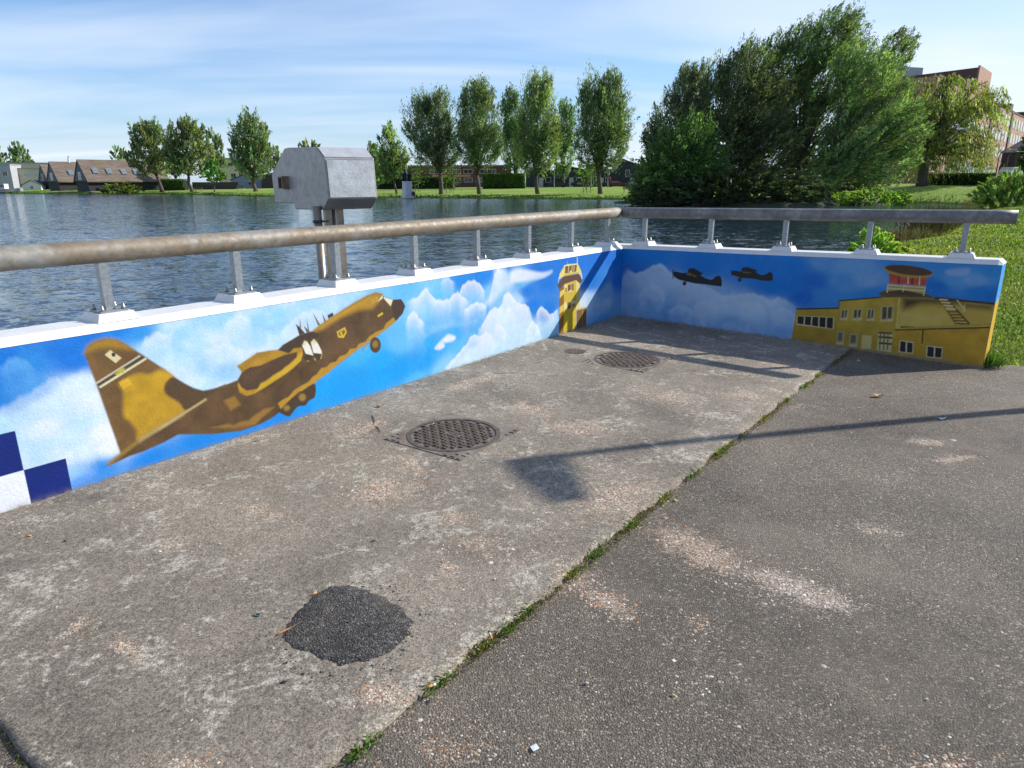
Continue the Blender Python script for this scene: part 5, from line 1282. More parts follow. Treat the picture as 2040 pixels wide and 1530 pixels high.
# tufts on the far shore line and a coarse sward
def far_tufts():
    rg = np.random.default_rng(63)
    Lr = LAND[_ns:]
    n = 9000
    i = rg.integers(0, len(Lr) - 1, n); f = rg.random((n, 1))
    j = rg.integers(1, 9, n)
    P = Lr[i, j] * (1 - f) + Lr[i + 1, j] * f
    P = P + (Lr[i, np.minimum(j + 1, 20)] - Lr[i, j]) * rg.random((n, 1))
    h = 0.22 * rg.uniform(0.5, 1.6, n) * np.where(j < 3, 1.5, 0.7)
    ax = np.stack([rg.normal(0, 0.4, n), rg.normal(0, 0.4, n), np.ones(n)], 1)
    V, F, Cc = leaf_quads(P + ax * (h * 0.4)[:, None], ax, h, np.full(n, 0.16), np.array([0.11, 0.18, 0.03])[None] * np.exp(rg.normal(0, 0.35, (n, 1))), rg)
    tag(np_mesh('shore_tufts', V, F, M_GRASSB, col=Cc), 'low grass tufts along the far shore', 'grass', kind='stuff')
far_tufts()
# ---------------------------------------------------------------- buildings beyond the lake
M_GLASS = pm('dark_window_glass', (0.03, 0.04, 0.05), 0.08, 0.0, spec=0.8)
M_GLSKY = pm('sky_window_glass', (0.22, 0.27, 0.31), 0.06, 0.3, spec=0.9)
M_FRAME = pm('white_window_frame', (0.72, 0.72, 0.70), 0.5)
M_DARKW = pm('dark_boards', (0.022, 0.020, 0.022), 0.8, 0, 3, 0.4)  # one even dark tone for the lower boathouse walls
M_SLATE = pm('grey_slate_board', (0.085, 0.092, 0.108), 0.7, 0, 2, 0.2)
def shingle_mat(name, a, b_, c_):
    m, t, b = new_mat(name)
    P = N(t, 'ShaderNodeTexCoord').outputs['Object']
    mpn = N(t, 'ShaderNodeMapping'); mpn.inputs['Scale'].default_value = (0.35, 0.35, 3.2); LK(t, P, mpn.inputs[0])
    f = ramp(t, noise(t, mpn.outputs[0], 1.0, 5, 0.7), [(0.3, 0), (0.7, 1)])
    c = mixc(t, f, a, b_)
    mo = ramp(t, noise(t, P, 0.16, 4, 0.6), [(0.55, 0), (0.68, 0.6)])
    c = mixc(t, mo, c, c_)
    LK(t, c, b.inputs['Base Color']); b.inputs['Roughness'].default_value = 0.9; b.inputs['Specular IOR Level'].default_value = 0.15
    bn = N(t, 'ShaderNodeBump'); bn.inputs['Strength'].default_value = 0.6; bn.inputs['Distance'].default_value = 0.1
    LK(t, f, bn.inputs['Height']); LK(t, bn.outputs[0], b.inputs['Normal'])
    return m
M_SHING = shingle_mat('weathered_wood_shingle', (0.10, 0.078, 0.062), (0.22, 0.178, 0.145), (0.15, 0.13, 0.06))
def brick_mat(name, c1, c2):
    m, t, b = new_mat(name)
    P = N(t, 'ShaderNodeTexCoord').outputs['Object']
    f = ramp(t, noise(t, P, 1.1, 7, 0.75), [(0.3, 0), (0.7, 1)])
    LK(t, mixc(t, f, c1, c2), b.inputs['Base Color']); b.inputs['Roughness'].default_value = 0.9
    return m
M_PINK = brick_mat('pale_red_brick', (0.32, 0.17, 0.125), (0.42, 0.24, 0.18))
M_BRICKD = brick_mat('dark_shaded_brick', (0.085, 0.045, 0.04), (0.12, 0.062, 0.054))  # darkened to put shade into the tower wall; also parapet and roof boxes
def V3(*a): return np.array(a, float)
def window(par, o, e, n, x, z, w, h, glass, fr=0.07, name='window'):
    """window let into a facade: o origin, e along, n outward"""
    zu = V3(0, 0, 1); c = o + e * x + zu * z
    rz = math.atan2(e[1], e[0])
    wi = MB().box(c + n * 0.03, (w, 0.06, h), rz=rz).build(name, M_FRAME, par)
    for s in (-1, 1) if w > 1.3 else (0,):
        pw = (w - fr * (3 if w > 1.3 else 2)) / (2 if w > 1.3 else 1)
        MB().box(c + n * 0.065 + e * s * (pw + fr) / 2, (pw, 0.03, h - 2 * fr), rz=rz).build('pane', glass, wi)
    return wi
def boathouse(label, px, py, Y, phi, w, L, hr, skyl, chim):
    A = at(px, py, Y); u = V3(math.cos(phi), math.sin(phi), 0); v = V3(-math.sin(phi), math.cos(phi), 0); zu = V3(0, 0, 1)
    root = thing('boathouse', label, 'boathouse', (A + u * L / 2)[:2].tolist() + [-0.6])
    ze = A[2]; zb = -0.75
    base = A * [1, 1, 0]
    # walls
    P = [base + v * 0.5 + u * 0.4, base + u * (L - 0.5) + v * 0.5, base + u * (L - 0.5) + v * (w - 0.5), base + v * (w - 0.5) + u * 0.4]
    MB().prism([p + zu * zb for p in P], zu * (ze - zb)).build('lower_wall', M_DARKW, root)
    g = [base + v * 0.35 + zu * ze, base + v * (w - 0.35) + zu * ze, base + v * w / 2 + zu * (ze + hr - 0.35)]
    MB().prism([p + u * 0.1 for p in g], u * 0.25).build('gable', M_SLATE, root)
    MB().prism([p + u * (L - 0.35) for p in g], u * 0.25).build('gable', M_SLATE, root)
    # two roof slopes with thickness
    rf = MB()
    for s0, s1 in ((-0.3, w / 2), (w + 0.3, w / 2)):
        d0 = -0.25
        q = [base + v * s0 + zu * (ze + d0), base + u * L + v * s0 + zu * (ze + d0), base + u * L + v * s1 + zu * (ze + hr), base + v * s1 + zu * (ze + hr)]
        rf.prism(q, zu * 0.28)
    r_o = rf.build('roof', M_SHING, root)
    nrm = np.cross(u, (v * (w / 2 + 0.3) + zu * (hr + 0.25))); nrm = nrm / np.linalg.norm(nrm)
    if nrm[2] < 0: nrm = -nrm
    sd = (v * (w / 2 + 0.3) + zu * (hr + 0.25))
    for fu, fs in skyl:
        c = base - v * 0.3 + zu * (ze + 0.03) + u * (L * fu) + sd * fs + nrm * 0.2
        Mx = Matrix([[u[i], (sd / np.linalg.norm(sd))[i], nrm[i]] for i in range(3)])
        sk = MB().box(c, (1.25, 1.7, 0.14), M=Mx).build('skylight', pm('grey_skylight_frame', (0.25, 0.26, 0.28), 0.5), r_o)
        # parented below the roof: frame first, then its pane as the same level piece
        MB().box(c + nrm * 0.085, (1.05, 1.45, 0.03), M=Mx).build('skylight_pane', M_GLSKY, r_o)
    for dz in (0, 1):
        window(root, base + v * w / 2 + u * 0.1, -v, -u, -0.55 + 1.1 * dz, ze + 1.35, 0.8, 2.0, M_GLASS, 0.16)
    if chim:
        c = base + v * w / 2 + u * (L * chim) + zu * (ze + hr)
        MB().tube([c, c + zu * 1.3], 0.28, 8).build('flue', M_FRAME, r_o); MB().tube([c + zu * 1.3, c + zu * 1.9], 0.12, 6).build('flue_cap', M_GLASS, r_o)
    # jetty deck in front
    MB().box(base - v * 1.6 + u * 3.0 + zu * -0.05, (7.0, 2.6, 0.25), rz=phi).build('jetty', pm('grey_deck', (0.20, 0.185, 0.165), 0.8, 0, 3, 0.3), root)
boathouse('large wooden boathouse with four roof windows and dark gable by the water', 173, 361, 188, math.radians(50), 9.2, 21.5, 5.3, [(0.14, 0.46), (0.30, 0.44), (0.47, 0.42), (0.62, 0.42)], 0)
boathouse('smaller mossy roofed boathouse left of the large one', 115, 361.5, 202, math.radians(50), 9.0, 15, 5.2, [(0.28, 0.42)], 0.35)
boathouse('grey roofed boathouse mostly hidden, leftmost of the three', 95, 362, 224, math.radians(50), 8.5, 12, 5.0, [], 0)

def block(name, label, px, py, Y, yaw, L, D, H, mat, wins, cat='house', roof=(0.3, 0.3, 0.3), glass=None, extra=None):
    """flat roofed building; px,py is its near left foot; wins = (x, z, w, h)"""
    A = at(px, py, Y); e = V3(math.cos(yaw), math.sin(yaw), 0); n = V3(math.sin(yaw), -math.cos(yaw), 0); zu = V3(0, 0, 1)
    root = thing(name, label, cat, A)
    P = [A, A + e * L, A + e * L - n * D, A - n * D]
    MB().prism([p - zu * 1.0 for p in P], zu * (H + 1.0)).build('wall', mat, root)
    Q = [A - e * 0.15 + n * 0.15, A + e * (L + 0.15) + n * 0.15, A + e * (L + 0.15) - n * (D + 0.15), A - e * 0.15 - n * (D + 0.15)]
    MB().prism([p + zu * H for p in Q], zu * 0.35).build('roof', pm('roof_edge_%d_%d_%d' % tuple(int(c * 100) for c in roof), roof, 0.7), root)
    for x, z, w, h in wins: window(root, A, e, n, x, z, w, h, glass or M_GLASS)
    return root, A, e, n
M_CREAM = pm('cream_render', (0.52, 0.44, 0.33), 0.85, 0, 0.6, 0.08)
M_LAV = pm('pale_grey_render', (0.36, 0.36, 0.39), 0.85, 0, 0.6, 0.06)
M_YEL = pm('yellow_render', (0.62, 0.53, 0.34), 0.85, 0, 0.6, 0.06)
block('flat_house', 'pale grey flat roofed house at the very left edge', -40, 383, 238, 0.25, 10.2, 9, 8.6, M_LAV, [(3, 5.9, 1.6, 1.5), (6.3, 5.9, 1.6, 1.5), (8.4, 5.9, 1.5, 1.5), (8.0, 2.0, 1.6, 1.6)])
block('flat_house', 'long cream flat roofed house with three upper windows beside the boathouses', 14, 383, 245, 0.22, 14.5, 9, 7.6, M_CREAM, [(1.2, 5.7, 1.2, 1.4), (4.2, 5.6, 1.9, 1.4), (7.2, 5.6, 1.9, 1.4), (10.2, 5.6, 1.9, 1.4), (2.2, 2.0, 1.4, 2.0), (4.6, 2.0, 1.4, 2.0)], glass=M_GLSKY)
block('flat_house', 'second cream flat roofed block set back behind the first', -10, 380, 275, 0.22, 22, 9, 10.0, M_CREAM, [(4, 8.5, 1.6, 0.9), (9, 8.5, 1.6, 0.9)])
block('flat_house', 'yellow flat roofed house between the left willows', 438, 377, 225, 0.1, 9.5, 8, 9.0, M_YEL, [(1.6, 7.4, 1.6, 1.1), (4.0, 7.4, 1.6, 1.1), (1.8, 4.0, 1.6, 1.3), (4.6, 4.0, 1.6, 1.5), (6.8, 4.2, 1.0, 1.5)])
def gable_house(name, label, px, py, Y, yaw, L, D, H, hr, mat, rmat, wins, cat='house', skew=0.5, doors=()):
    A = at(px, py, Y); e = V3(math.cos(yaw), math.sin(yaw), 0); n = V3(math.sin(yaw), -math.cos(yaw), 0); zu = V3(0, 0, 1)
    root = thing(name, label, cat, A)
    prof = [A - zu, A + e * L - zu, A + e * L + zu * H, A + e * L * skew + zu * (H + hr), A + zu * H]
    MB().prism(prof, -n * D).build('wall', mat, root)
    rf = MB()
    for a, b in ((A - e * 0.25 + zu * (H - 0.1), A + e * L * skew + zu * (H + hr + 0.02)), (A + e * (L + 0.25) + zu * (H - 0.1), A + e * L * skew + zu * (H + hr + 0.02))):
        if np.linalg.norm((b - a)[:2]) < 0.5: continue
        rf.prism([a + n * 0.2, b + n * 0.2, b - n * (D + 0.2), a - n * (D + 0.2)], zu * 0.18)
    rf.build('roof', rmat, root)
    for x, z, w, h in wins: window(root, A, e, n, x, z, w, h, M_GLASS)
    for x, w, h in doors:
        MB().box(A + e * x + n * 0.04 + zu * h / 2, (w, 0.08, h), rz=yaw).build('door', pm('pale_door', (0.42, 0.43, 0.44), 0.5), root)
M_ROOFD = pm('dark_roof_tile', (0.075, 0.075, 0.082), 0.55, 0, 2, 0.2)
M_DBRICK = brick_mat('blue_black_brick', (0.030, 0.031, 0.040), (0.048, 0.050, 0.062))
gable_house('low_house', 'low pale grey house with a shallow roof behind the fourth willow', 462, 377, 205, 0.1, 9.5, 8, 2.6, 1.7, pm('pale_blue_render', (0.30, 0.33, 0.40), 0.8), M_ROOFD, [(5.5, 1.6, 1.6, 0.9)])
gable_house('low_house', 'small dark barn left of the steel box', 522, 377, 200, 0.1, 8, 8, 3.6, 0.8, pm('brown_barn', (0.06, 0.05, 0.045), 0.8), M_ROOFD, [(4, 1.8, 1.2, 1.0)])
for i, (px, L, H, hr, sk, lab) in enumerate(((1050, 7.5, 3.4, 1.2, 0.2, 'leftmost dark brick row house, low and half behind a willow'), (1108, 8.0, 3.8, 1.2, 0.15, 'second dark brick row house with a white door'), (1172, 7.0, 3.6, 1.6, 0.1, 'third dark brick row house behind the rightmost willow'), (1229, 8.2, 3.9, 2.6, 0.12, 'dark brick row house with a steep grey roof beside the islet'), (1296, 8.0, 4.2, 2.6, 0.12, 'last dark brick row house, half hidden by the islet trees'))):
    gable_house('row_house', lab, px, 373, 172 + i * 0.7, 0.02, L, 9, H, hr, M_DBRICK, M_ROOFD, [(L * 0.3, 3.2, 1.0, 1.6), (L * 0.68, 1.7, 1.3, 1.2)], skew=sk, doors=((L * 0.45, 1.0, 2.2),))
# red school
rt, A_, e_, n_ = block('school_building', 'low red building with orange panels and white windows behind the willows', 792, 375, 182, 0.03, 29, 12, 5.2, brick_mat('red_panel', (0.11, 0.045, 0.035), (0.15, 0.06, 0.045)), [(x, z, 2.2, 1.1) for x in (9.5, 12.3, 15.1, 18, 21, 24) for z in (1.9, 4.0)], cat='building', roof=(0.2, 0.19, 0.18), glass=M_GLASS)
for x in (10.9, 16.5):
    MB().box(A_ + e_ * x + n_ * 0.12 + V3(0, 0, 2.95), (4.2, 0.16, 0.55), rz=0.03).build('orange_panel', pm('orange_panel', (0.62, 0.20, 0.08), 0.6), rt)

# brick flats on the right
def flats():
    zu = V3(0, 0, 1)
    c0 = at(1838, 353, 97); c1 = at(2036, 353, 172)
    er = c1 - c0; er[2] = 0; L = np.linalg.norm(er); er /= L; rz = math.atan2(er[1], er[0])
    nr = np.array([er[1], -er[0], 0]); nr = nr if nr @ (O3 - c0) > 0 else -nr
    root = thing('brick_flats', 'long pink brick block of flats with white windows behind the weeping willow', 'apartment block', c0)
    base = c0 * [1, 1, 0]; z0 = c0[2]; H = 12.6
    Q = [base, base + er * L, base + er * L - nr * 11, base - nr * 11]
    MB().prism([q + zu * (z0 - 1.5) for q in Q], zu * (H + 1.5)).build('facade_wall', M_PINK, root)
    MB().prism([q + zu * (z0 + H) for q in (base + nr * 0.12, base + er * L + nr * 0.12, base + er * L - nr * 11, base - nr * 11)], zu * 0.25).build('parapet', M_BRICKD, root)
    k = 26
    for i in range(k):
        x = (i + 0.5) * L / k
        if i % 6 == 5:                           # flat dark strips imitate shaded recesses between the stairwells
            MB().box(base + er * x + nr * 0.10 + zu * (z0 + H * 0.52), (1.7, 0.2, H * 1.0), rz=rz).build('bay_shade', pm('recess_shade', (0.05, 0.045, 0.05), 0.7), root)
            MB().box(base + er * x - nr * 2 + zu * (z0 + H + 0.8), (3.0, 3.5, 1.6), rz=rz).build('roof_box', M_BRICKD, root)
            continue
        for f in range(1, 4): window(root, base, er, nr, x, z0 + 1.9 + f * 2.95, 2.0, 1.9, pm('bright_pane', (0.55, 0.58, 0.60), 0.15), 0.1)
        if i % 2 == 0: MB().box(base + er * x + nr * 0.05 + zu * (z0 + 1.1), (1.2, 0.1, 2.4), rz=rz).build('door', pm('dark_door', (0.06, 0.035, 0.03), 0.6), root)
        else: window(root, base, er, nr, x, z0 + 1.5, 1.8, 1.5, M_GLASS, 0.1)
    # taller block behind
    t0 = at(1913, 352, 128); zt = at(1913, 134, 128)[2]
    r2 = thing('brick_tower', 'tall brick block, its shade coloured in, with a roof unit rising behind the weeping willow', 'apartment block', t0)
    el = at(1760, 352, 140) - t0; el[2] = 0; Ll = np.linalg.norm(el); el /= Ll
    b = t0 * [1, 1, 0]
    P = [b, b + el * Ll, b + el * Ll + er * 12, b + er * 12]
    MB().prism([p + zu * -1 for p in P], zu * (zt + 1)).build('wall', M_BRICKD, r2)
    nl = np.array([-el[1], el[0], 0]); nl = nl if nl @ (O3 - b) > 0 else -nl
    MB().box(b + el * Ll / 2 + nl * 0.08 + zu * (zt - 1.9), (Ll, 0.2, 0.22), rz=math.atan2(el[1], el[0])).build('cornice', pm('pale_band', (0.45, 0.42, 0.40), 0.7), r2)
    MB().box(b + er * 6 + V3(0.05, 0, 0) + zu * (zt / 2), (12.02, 0.3, zt + 0.6), rz=rz).build('lit_side', M_PINK, r2)  # paler brick slab, sunlight on this side put into its colour
    pr = at(1832, 133, 136); MB().box((pr[0], pr[1] + 3, zt + 0.7), (3.4, 2.5, 1.5), rz=0.3).build('roof_unit', pm('plant_grey', (0.3, 0.33, 0.35), 0.6), r2)
    for f in range(4):
        for i in range(4): window(r2, b, el, nl, 3 + i * 3.6, zt - 4.5 - f * 3.0, 1.7, 1.6, M_GLASS, 0.1)
    gable_house('far_house', 'dark gabled house at the far right edge', 2064, 352, 130, 0.2, 9, 8, 4.4, 2.4, M_DBRICK, M_ROOFD, [])
flats()

# ---------------------------------------------------------------- cars
def car(label, px, py, Y, yaw, col, van=False, metal=0.3):
    p = at(px, py, Y)
    root = thing('parked_van' if van else 'parked_car', label, 'van' if van else 'car', p, None, yaw)
    L, W, H = (5.0, 1.9, 1.95) if van else (4.3, 1.75, 1.42)
    pts = [(-L / 2, 0.28), (-L / 2, 1.75), (-L / 2 + 0.15, H), (L * 0.22, H), (L * 0.36, 1.15), (L / 2 - 0.05, 0.95), (L / 2, 0.55), (L / 2 - 0.05, 0.28)] if van else \
          [(-L / 2, 0.3), (-L / 2 + 0.02, 0.78), (-L * 0.42, 0.95), (-L * 0.33, H * 0.98), (-L * 0.1, H), (L * 0.06, H * 0.97), (L * 0.22, 0.98), (L * 0.42, 0.84), (L / 2, 0.62), (L / 2 - 0.02, 0.3)]
    mb = MB().prism([(x, -W / 2, z) for x, z in pts], (0, W, 0))
    m = pm('car_paint_%d_%d_%d' % tuple(int(c * 255) for c in col), col, 0.25, metal)
    def part(b, nm, mt, sm=False):
        o = bpy.data.objects.new(nm, b.mesh(nm, mt, sm)); COL.objects.link(o); o.parent = root; return o
    part(mb, 'body', m)
    gl = pts[3:5] if van else None
    for s in (-1, 1):
        y = s * (W / 2 + 0.01)
        q = [(L * 0.02, 1.2), (L * 0.05, H - 0.15), (L * 0.2, H - 0.15), (L * 0.32, 1.2)] if van else [(-L * 0.36, 0.96), (-L * 0.30, H - 0.12), (L * 0.04, H - 0.12), (L * 0.18, 0.98)]
        part(MB().prism([(x, y, z) for x, z in q], (0, 0.012 * s, 0)), 'side_window', M_GLASS)
        for x in (-L * 0.31, L * 0.32):
            part(MB().tube([(x, y - 0.1 * s, 0.32), (x, y + 0.02 * s, 0.32)], 0.32, 14), 'wheel', pm('tyre_rubber', (0.02, 0.02, 0.02), 0.8))
    a, b = (pts[3], pts[4]) if van else (pts[5], pts[6])
    dx, dz = b[0] - a[0], b[1] - a[1]; ln = math.hypot(dx, dz); nx, nz = -dz / ln, dx / ln
    if nz < 0: nx, nz = -nx, -nz
    part(MB().prism([(a[0] + dx * 0.08 + nx * 0.01, -W * 0.44, a[1] + dz * 0.08 + nz * 0.01), (a[0] + dx * 0.95 + nx * 0.01, -W * 0.46, a[1] + dz * 0.95 + nz * 0.01), (a[0] + dx * 0.95 + nx * 0.01, W * 0.46, a[1] + dz * 0.95 + nz * 0.01), (a[0] + dx * 0.08 + nx * 0.01, W * 0.44, a[1] + dz * 0.08 + nz * 0.01)], (nx * 0.01, 0, nz * 0.01)), 'windscreen', M_GLSKY)
    for s in (-1, 1): part(MB().box((L / 2 - 0.03, s * W * 0.36, 0.66), (0.08, 0.3, 0.14)), 'headlight', M_FRAME)
car('dark blue estate car in front of the second row house', 1156, 372, 165, 0.05, (0.03, 0.04, 0.07))
car('dark car half hidden behind the poplar trunk by the row houses', 1113, 372.5, 165, 0.05, (0.05, 0.05, 0.06))
car('dark car behind the staked sapling and rightmost willow', 1190, 372.5, 165, 0.05, (0.03, 0.03, 0.035))
car('dark red car in front of the steep roofed row house', 1228, 372.5, 165, 0.05, (0.14, 0.02, 0.03))
car('grey car beside the islet in front of the row houses', 1272, 372, 164, 3.2, (0.22, 0.24, 0.27))
car('white delivery van parked in front of the brick flats', 1918, 352, 97, 0.45, (0.62, 0.64, 0.68), True, 0.0)
car('silver car right of the white van', 1957, 352, 105, 0.6, (0.5, 0.52, 0.53))
car('pale green car at the right end of the parking row', 2012, 352, 112, 0.6, (0.42, 0.48, 0.45))

# ---------------------------------------------------------------- park furniture
M_WOOD = pm('grey_bench_wood', (0.16, 0.14, 0.115), 0.8, 0, 8, 0.3)
M_STEELP = pm('pole_grey', (0.30, 0.31, 0.32), 0.5, 0.4)
def bench(label, px, py, Y, yaw, picnic=False):
    p = at(px, py, Y)
    root = thing('picnic_table' if picnic else 'park_bench', label, 'picnic table' if picnic else 'bench', p, None, yaw)
    def part(b, nm, mt):
        o = bpy.data.objects.new(nm, b.mesh(nm, mt)); COL.objects.link(o); o.parent = root
    if picnic:
        part(MB().box((0, 0, 0.74), (1.8, 0.75, 0.06)), 'table_top', M_WOOD)
        for s in (-1, 1):
            part(MB().box((0, s * 0.68, 0.45), (1.8, 0.28, 0.05)), 'seat', M_WOOD)
            part(MB().box((s * 0.6, 0, 0.36), (0.08, 1.4, 0.08)).box((s * 0.6, 0, 0.1), (0.08, 0.9, 0.75)), 'leg', M_WOOD)
    else:
        for k in range(3): part(MB().box((0, -0.16 + 0.16 * k, 0.45), (1.8, 0.13, 0.04)), 'seat_slat', M_WOOD)
        for k in range(3): part(MB().box((0, 0.27 + 0.03 * k, 0.58 + 0.15 * k), (1.8, 0.03, 0.12)), 'back_slat', M_WOOD)
        for s in (-1, 1): part(MB().box((s * 0.7, 0.0, 0.1), (0.08, 0.42, 0.7)).box((s * 0.7, 0.31, 0.55), (0.08, 0.06, 0.8)), 'leg', pm('bench_concrete', (0.35, 0.35, 0.33), 0.8))
bench('wooden bench on the lawn beside the islet', 1253, 384, 104, 2.9)
bench('picnic table under the second willow on the left lawn', 396, 380, 166, 0.3, True)
bench('wooden bench left of the fourth willow on the left lawn', 480, 378, 170, 0.2)
def sapling(label, px, py, Y, top, bushy):
    p = at(px, py, Y); sc = mpp(p)
    root = thing('staked_sapling', label, 'sapling', p)
    for s in (-1, 1): MB().tube([p + V3(s * 0.55, 0, -0.3), p + V3(s * 0.55, 0, 1.5)], 0.05, 6).build('stake', M_WOOD, root)
    MB().box(p + V3(0, 0, 1.3), (1.1, 0.02, 0.06)).build('tie', pm('tie_band', (0.05, 0.05, 0.05), 0.7), root)
    tp = at(px, top, Y); MB().tube([p + V3(0, 0, -0.3), (p + tp) / 2, tp], [0.05, 0.04, 0.02], 6).build('trunk', M_BARK, root)
    if bushy:
        rg = np.random.default_rng(px); n = bushy; c = rg.normal(0, 1, (n, 3)) * [0.9, 0.9, 1.1] + tp
        V, F, Cc = leaf_quads(c, rg.normal(size=(n, 3)), np.full(n, 0.35), np.full(n, 0.18), np.array([[0.085, 0.15, 0.03]]) * np.exp(rg.normal(0, 0.25, (n, 1))), rg)
        np_mesh('crown', V, F, M_LEAF, col=Cc, parent=root)
sapling('staked sapling with thin crown between the broad open willow and the dense one', 896, 381, 118, 352, 260)
sapling('staked sapling right of the statue', 827, 379, 122, 345, 380)
sapling('staked sapling left of the rightmost willow trunk', 1169, 382, 108, 348, 300)
def pole(label, px, py, Y, top, arm=0.0, red=False):
    p = at(px, py, Y); t_ = at(px, top, Y)
    root = thing('lamp_post', label, 'lamp post', p)
    if arm:
        h = t_[2] - p[2]
        pts = [p - V3(0, 0, 0.3), p + V3(0, 0, h * 0.7)] + [p + V3(arm * (1 - math.cos(a)) , 0, h * 0.7 + h * 0.3 * math.sin(a)) for a in np.linspace(0.2, 1.57, 6)] + [p + V3(arm * 1.9, 0, h * 1.0)]
        MB().tube(pts, [0.09, 0.08] + [0.06] * 7, 8).build('mast', pm('dark_mast', (0.07, 0.05, 0.05), 0.5), root, True)
        MB().box(p + V3(arm * 2.1, 0, h * 1.0), (0.8, 0.25, 0.12)).build('lamp_head', M_STEELP, root)
    else:
        MB().tube([p - V3(0, 0, 0.3), t_], [0.09, 0.06], 8).build('mast', M_STEELP, root)
        MB().lathe(t_, [(0.07, 0), (0.22, 0.15), (0.25, 0.45), (0.05, 0.55)], 10).build('lamp_head', M_FRAME, root)
        if red: MB().box(p + V3(0, -0.1, 2.1), (0.4, 0.05, 0.5)).build('red_sign', pm('red_sign', (0.45, 0.03, 0.05), 0.5), root)
pole('thin grey lamp post between the full willow and the slender poplar', 1104, 373, 150, 335)
pole('grey lamp post with a red plate right of the rightmost willow', 1211, 373, 150, 338, red=True)
pole('lamp post behind the rightmost willow trunk', 1178, 374, 150, 338)
pole('tall curved street lamp, leftmost of three in front of the brick flats', 1983, 352, 100, 298, 0.9)
pole('curved street lamp, middle one of three by the brick flats', 2001, 352, 112, 302, 0.9)
pole('curved street lamp nearest the right edge by the brick flats', 2017, 352, 122, 305, 0.9)
# statue
def statue():
    p = at(812, 389, 108); sc = mpp(p)
    root = thing('statue', 'dark bronze figure group on a white plinth by the lake shore', 'statue', p)
    M_ST = pm('white_stone', (0.60, 0.60, 0.61), 0.7, 0, 4, 0.1); M_BZ = pm('dark_bronze', (0.018, 0.02, 0.026), 0.35, 0.6, 6, 0.4)
    w, h = 20 * sc * 0.72, 27 * sc
    rz = 0.6
    MB().frustum((p[0], p[1], p[2] - 0.4), (w * 1.25, w * 1.25), (w * 1.25, w * 1.25), 0.55, Matrix.Rotation(rz, 3, 'Z')).build('plinth_base', M_ST, root)
    MB().frustum((p[0], p[1], p[2] + 0.15), (w * 1.05, w * 1.05), (w, w), h - 0.15, Matrix.Rotation(rz, 3, 'Z')).build('plinth', M_ST, root)
    t = V3(p[0], p[1], p[2] + h)
    for dx, dy, k in ((-0.28, 0, 1.0), (0.36, 0.15, 0.86)):
        f = MB(); c = t + V3(dx, dy, 0)
        # seated figure: hips, torso, shoulders, head, knees and arms as one lofted body
        f.lathe(c, [(0.36 * k, 0), (0.40 * k, 0.25 * k), (0.30 * k, 0.55 * k), (0.27 * k, 0.8 * k), (0.36 * k, 1.05 * k), (0.33 * k, 1.18 * k), (0.12 * k, 1.28 * k), (0.10 * k, 1.36 * k), (0.17 * k, 1.5 * k), (0.16 * k, 1.66 * k), (0.06 * k, 1.74 * k)], 12)
        f.tube([c + V3(-0.15, -0.1, 0.35 * k), c + V3(-0.2, -0.62, 0.48 * k), c + V3(-0.2, -0.66, 0.0)], [0.17 * k, 0.14 * k, 0.1 * k], 8)
        f.tube([c + V3(0.15, -0.1, 0.35 * k), c + V3(0.2, -0.6, 0.46 * k), c + V3(0.2, -0.64, 0.0)], [0.17 * k, 0.14 * k, 0.1 * k], 8)
        f.tube([c + V3(-0.34 * k, 0, 1.08 * k), c + V3(-0.45 * k, -0.15, 0.75 * k), c + V3(-0.2, -0.5, 0.6 * k)], [0.11 * k, 0.09 * k, 0.07 * k], 8)
        f.tube([c + V3(0.34 * k, 0, 1.08 * k), c + V3(0.45 * k, -0.15, 0.75 * k), c + V3(0.2, -0.5, 0.6 * k)], [0.11 * k, 0.09 * k, 0.07 * k], 8)
        f.build('bronze_figure', M_BZ, root, True)
    MB().tube([t + V3(0.1, -0.55, 0), t + V3(0.1, -0.55, 2.1)], 0.045, 8).build('staff', M_STEELP, root)
    q = p + V3(0.95, -0.4, 0); MB().ball(q + V3(0, 0, 0.25), (0.3, 0.2, 0.35), 8, 6).build('wreath', pm('dark_wreath', (0.06, 0.045, 0.03), 0.9), root)
statue()
# timber fence behind the young tree
def fence():
    a, b = at(384, 376, 192), at(476, 376, 190)
    root = thing('board_fence', 'long dark brown board fence behind the left lawn trees', 'fence', (a + b) / 2)
    d = b - a; n = 22; me = MB().box((0, 0, 0.75), (np.linalg.norm(d) / n * 0.94, 0.05, 1.9)).mesh('board', pm('fence_board', (0.045, 0.036, 0.032), 0.8, 0, 3, 0.3))
    for i in range(n):
        c = a + d * (i + 0.5) / n
        o = bpy.data.objects.new('board', me); COL.objects.link(o); o.location = tuple(float(x) for x in c); o.rotation_euler = (0, 0, math.atan2(d[1], d[0])); o.parent = root; o.matrix_parent_inverse = world_of(root).inverted()
fence()
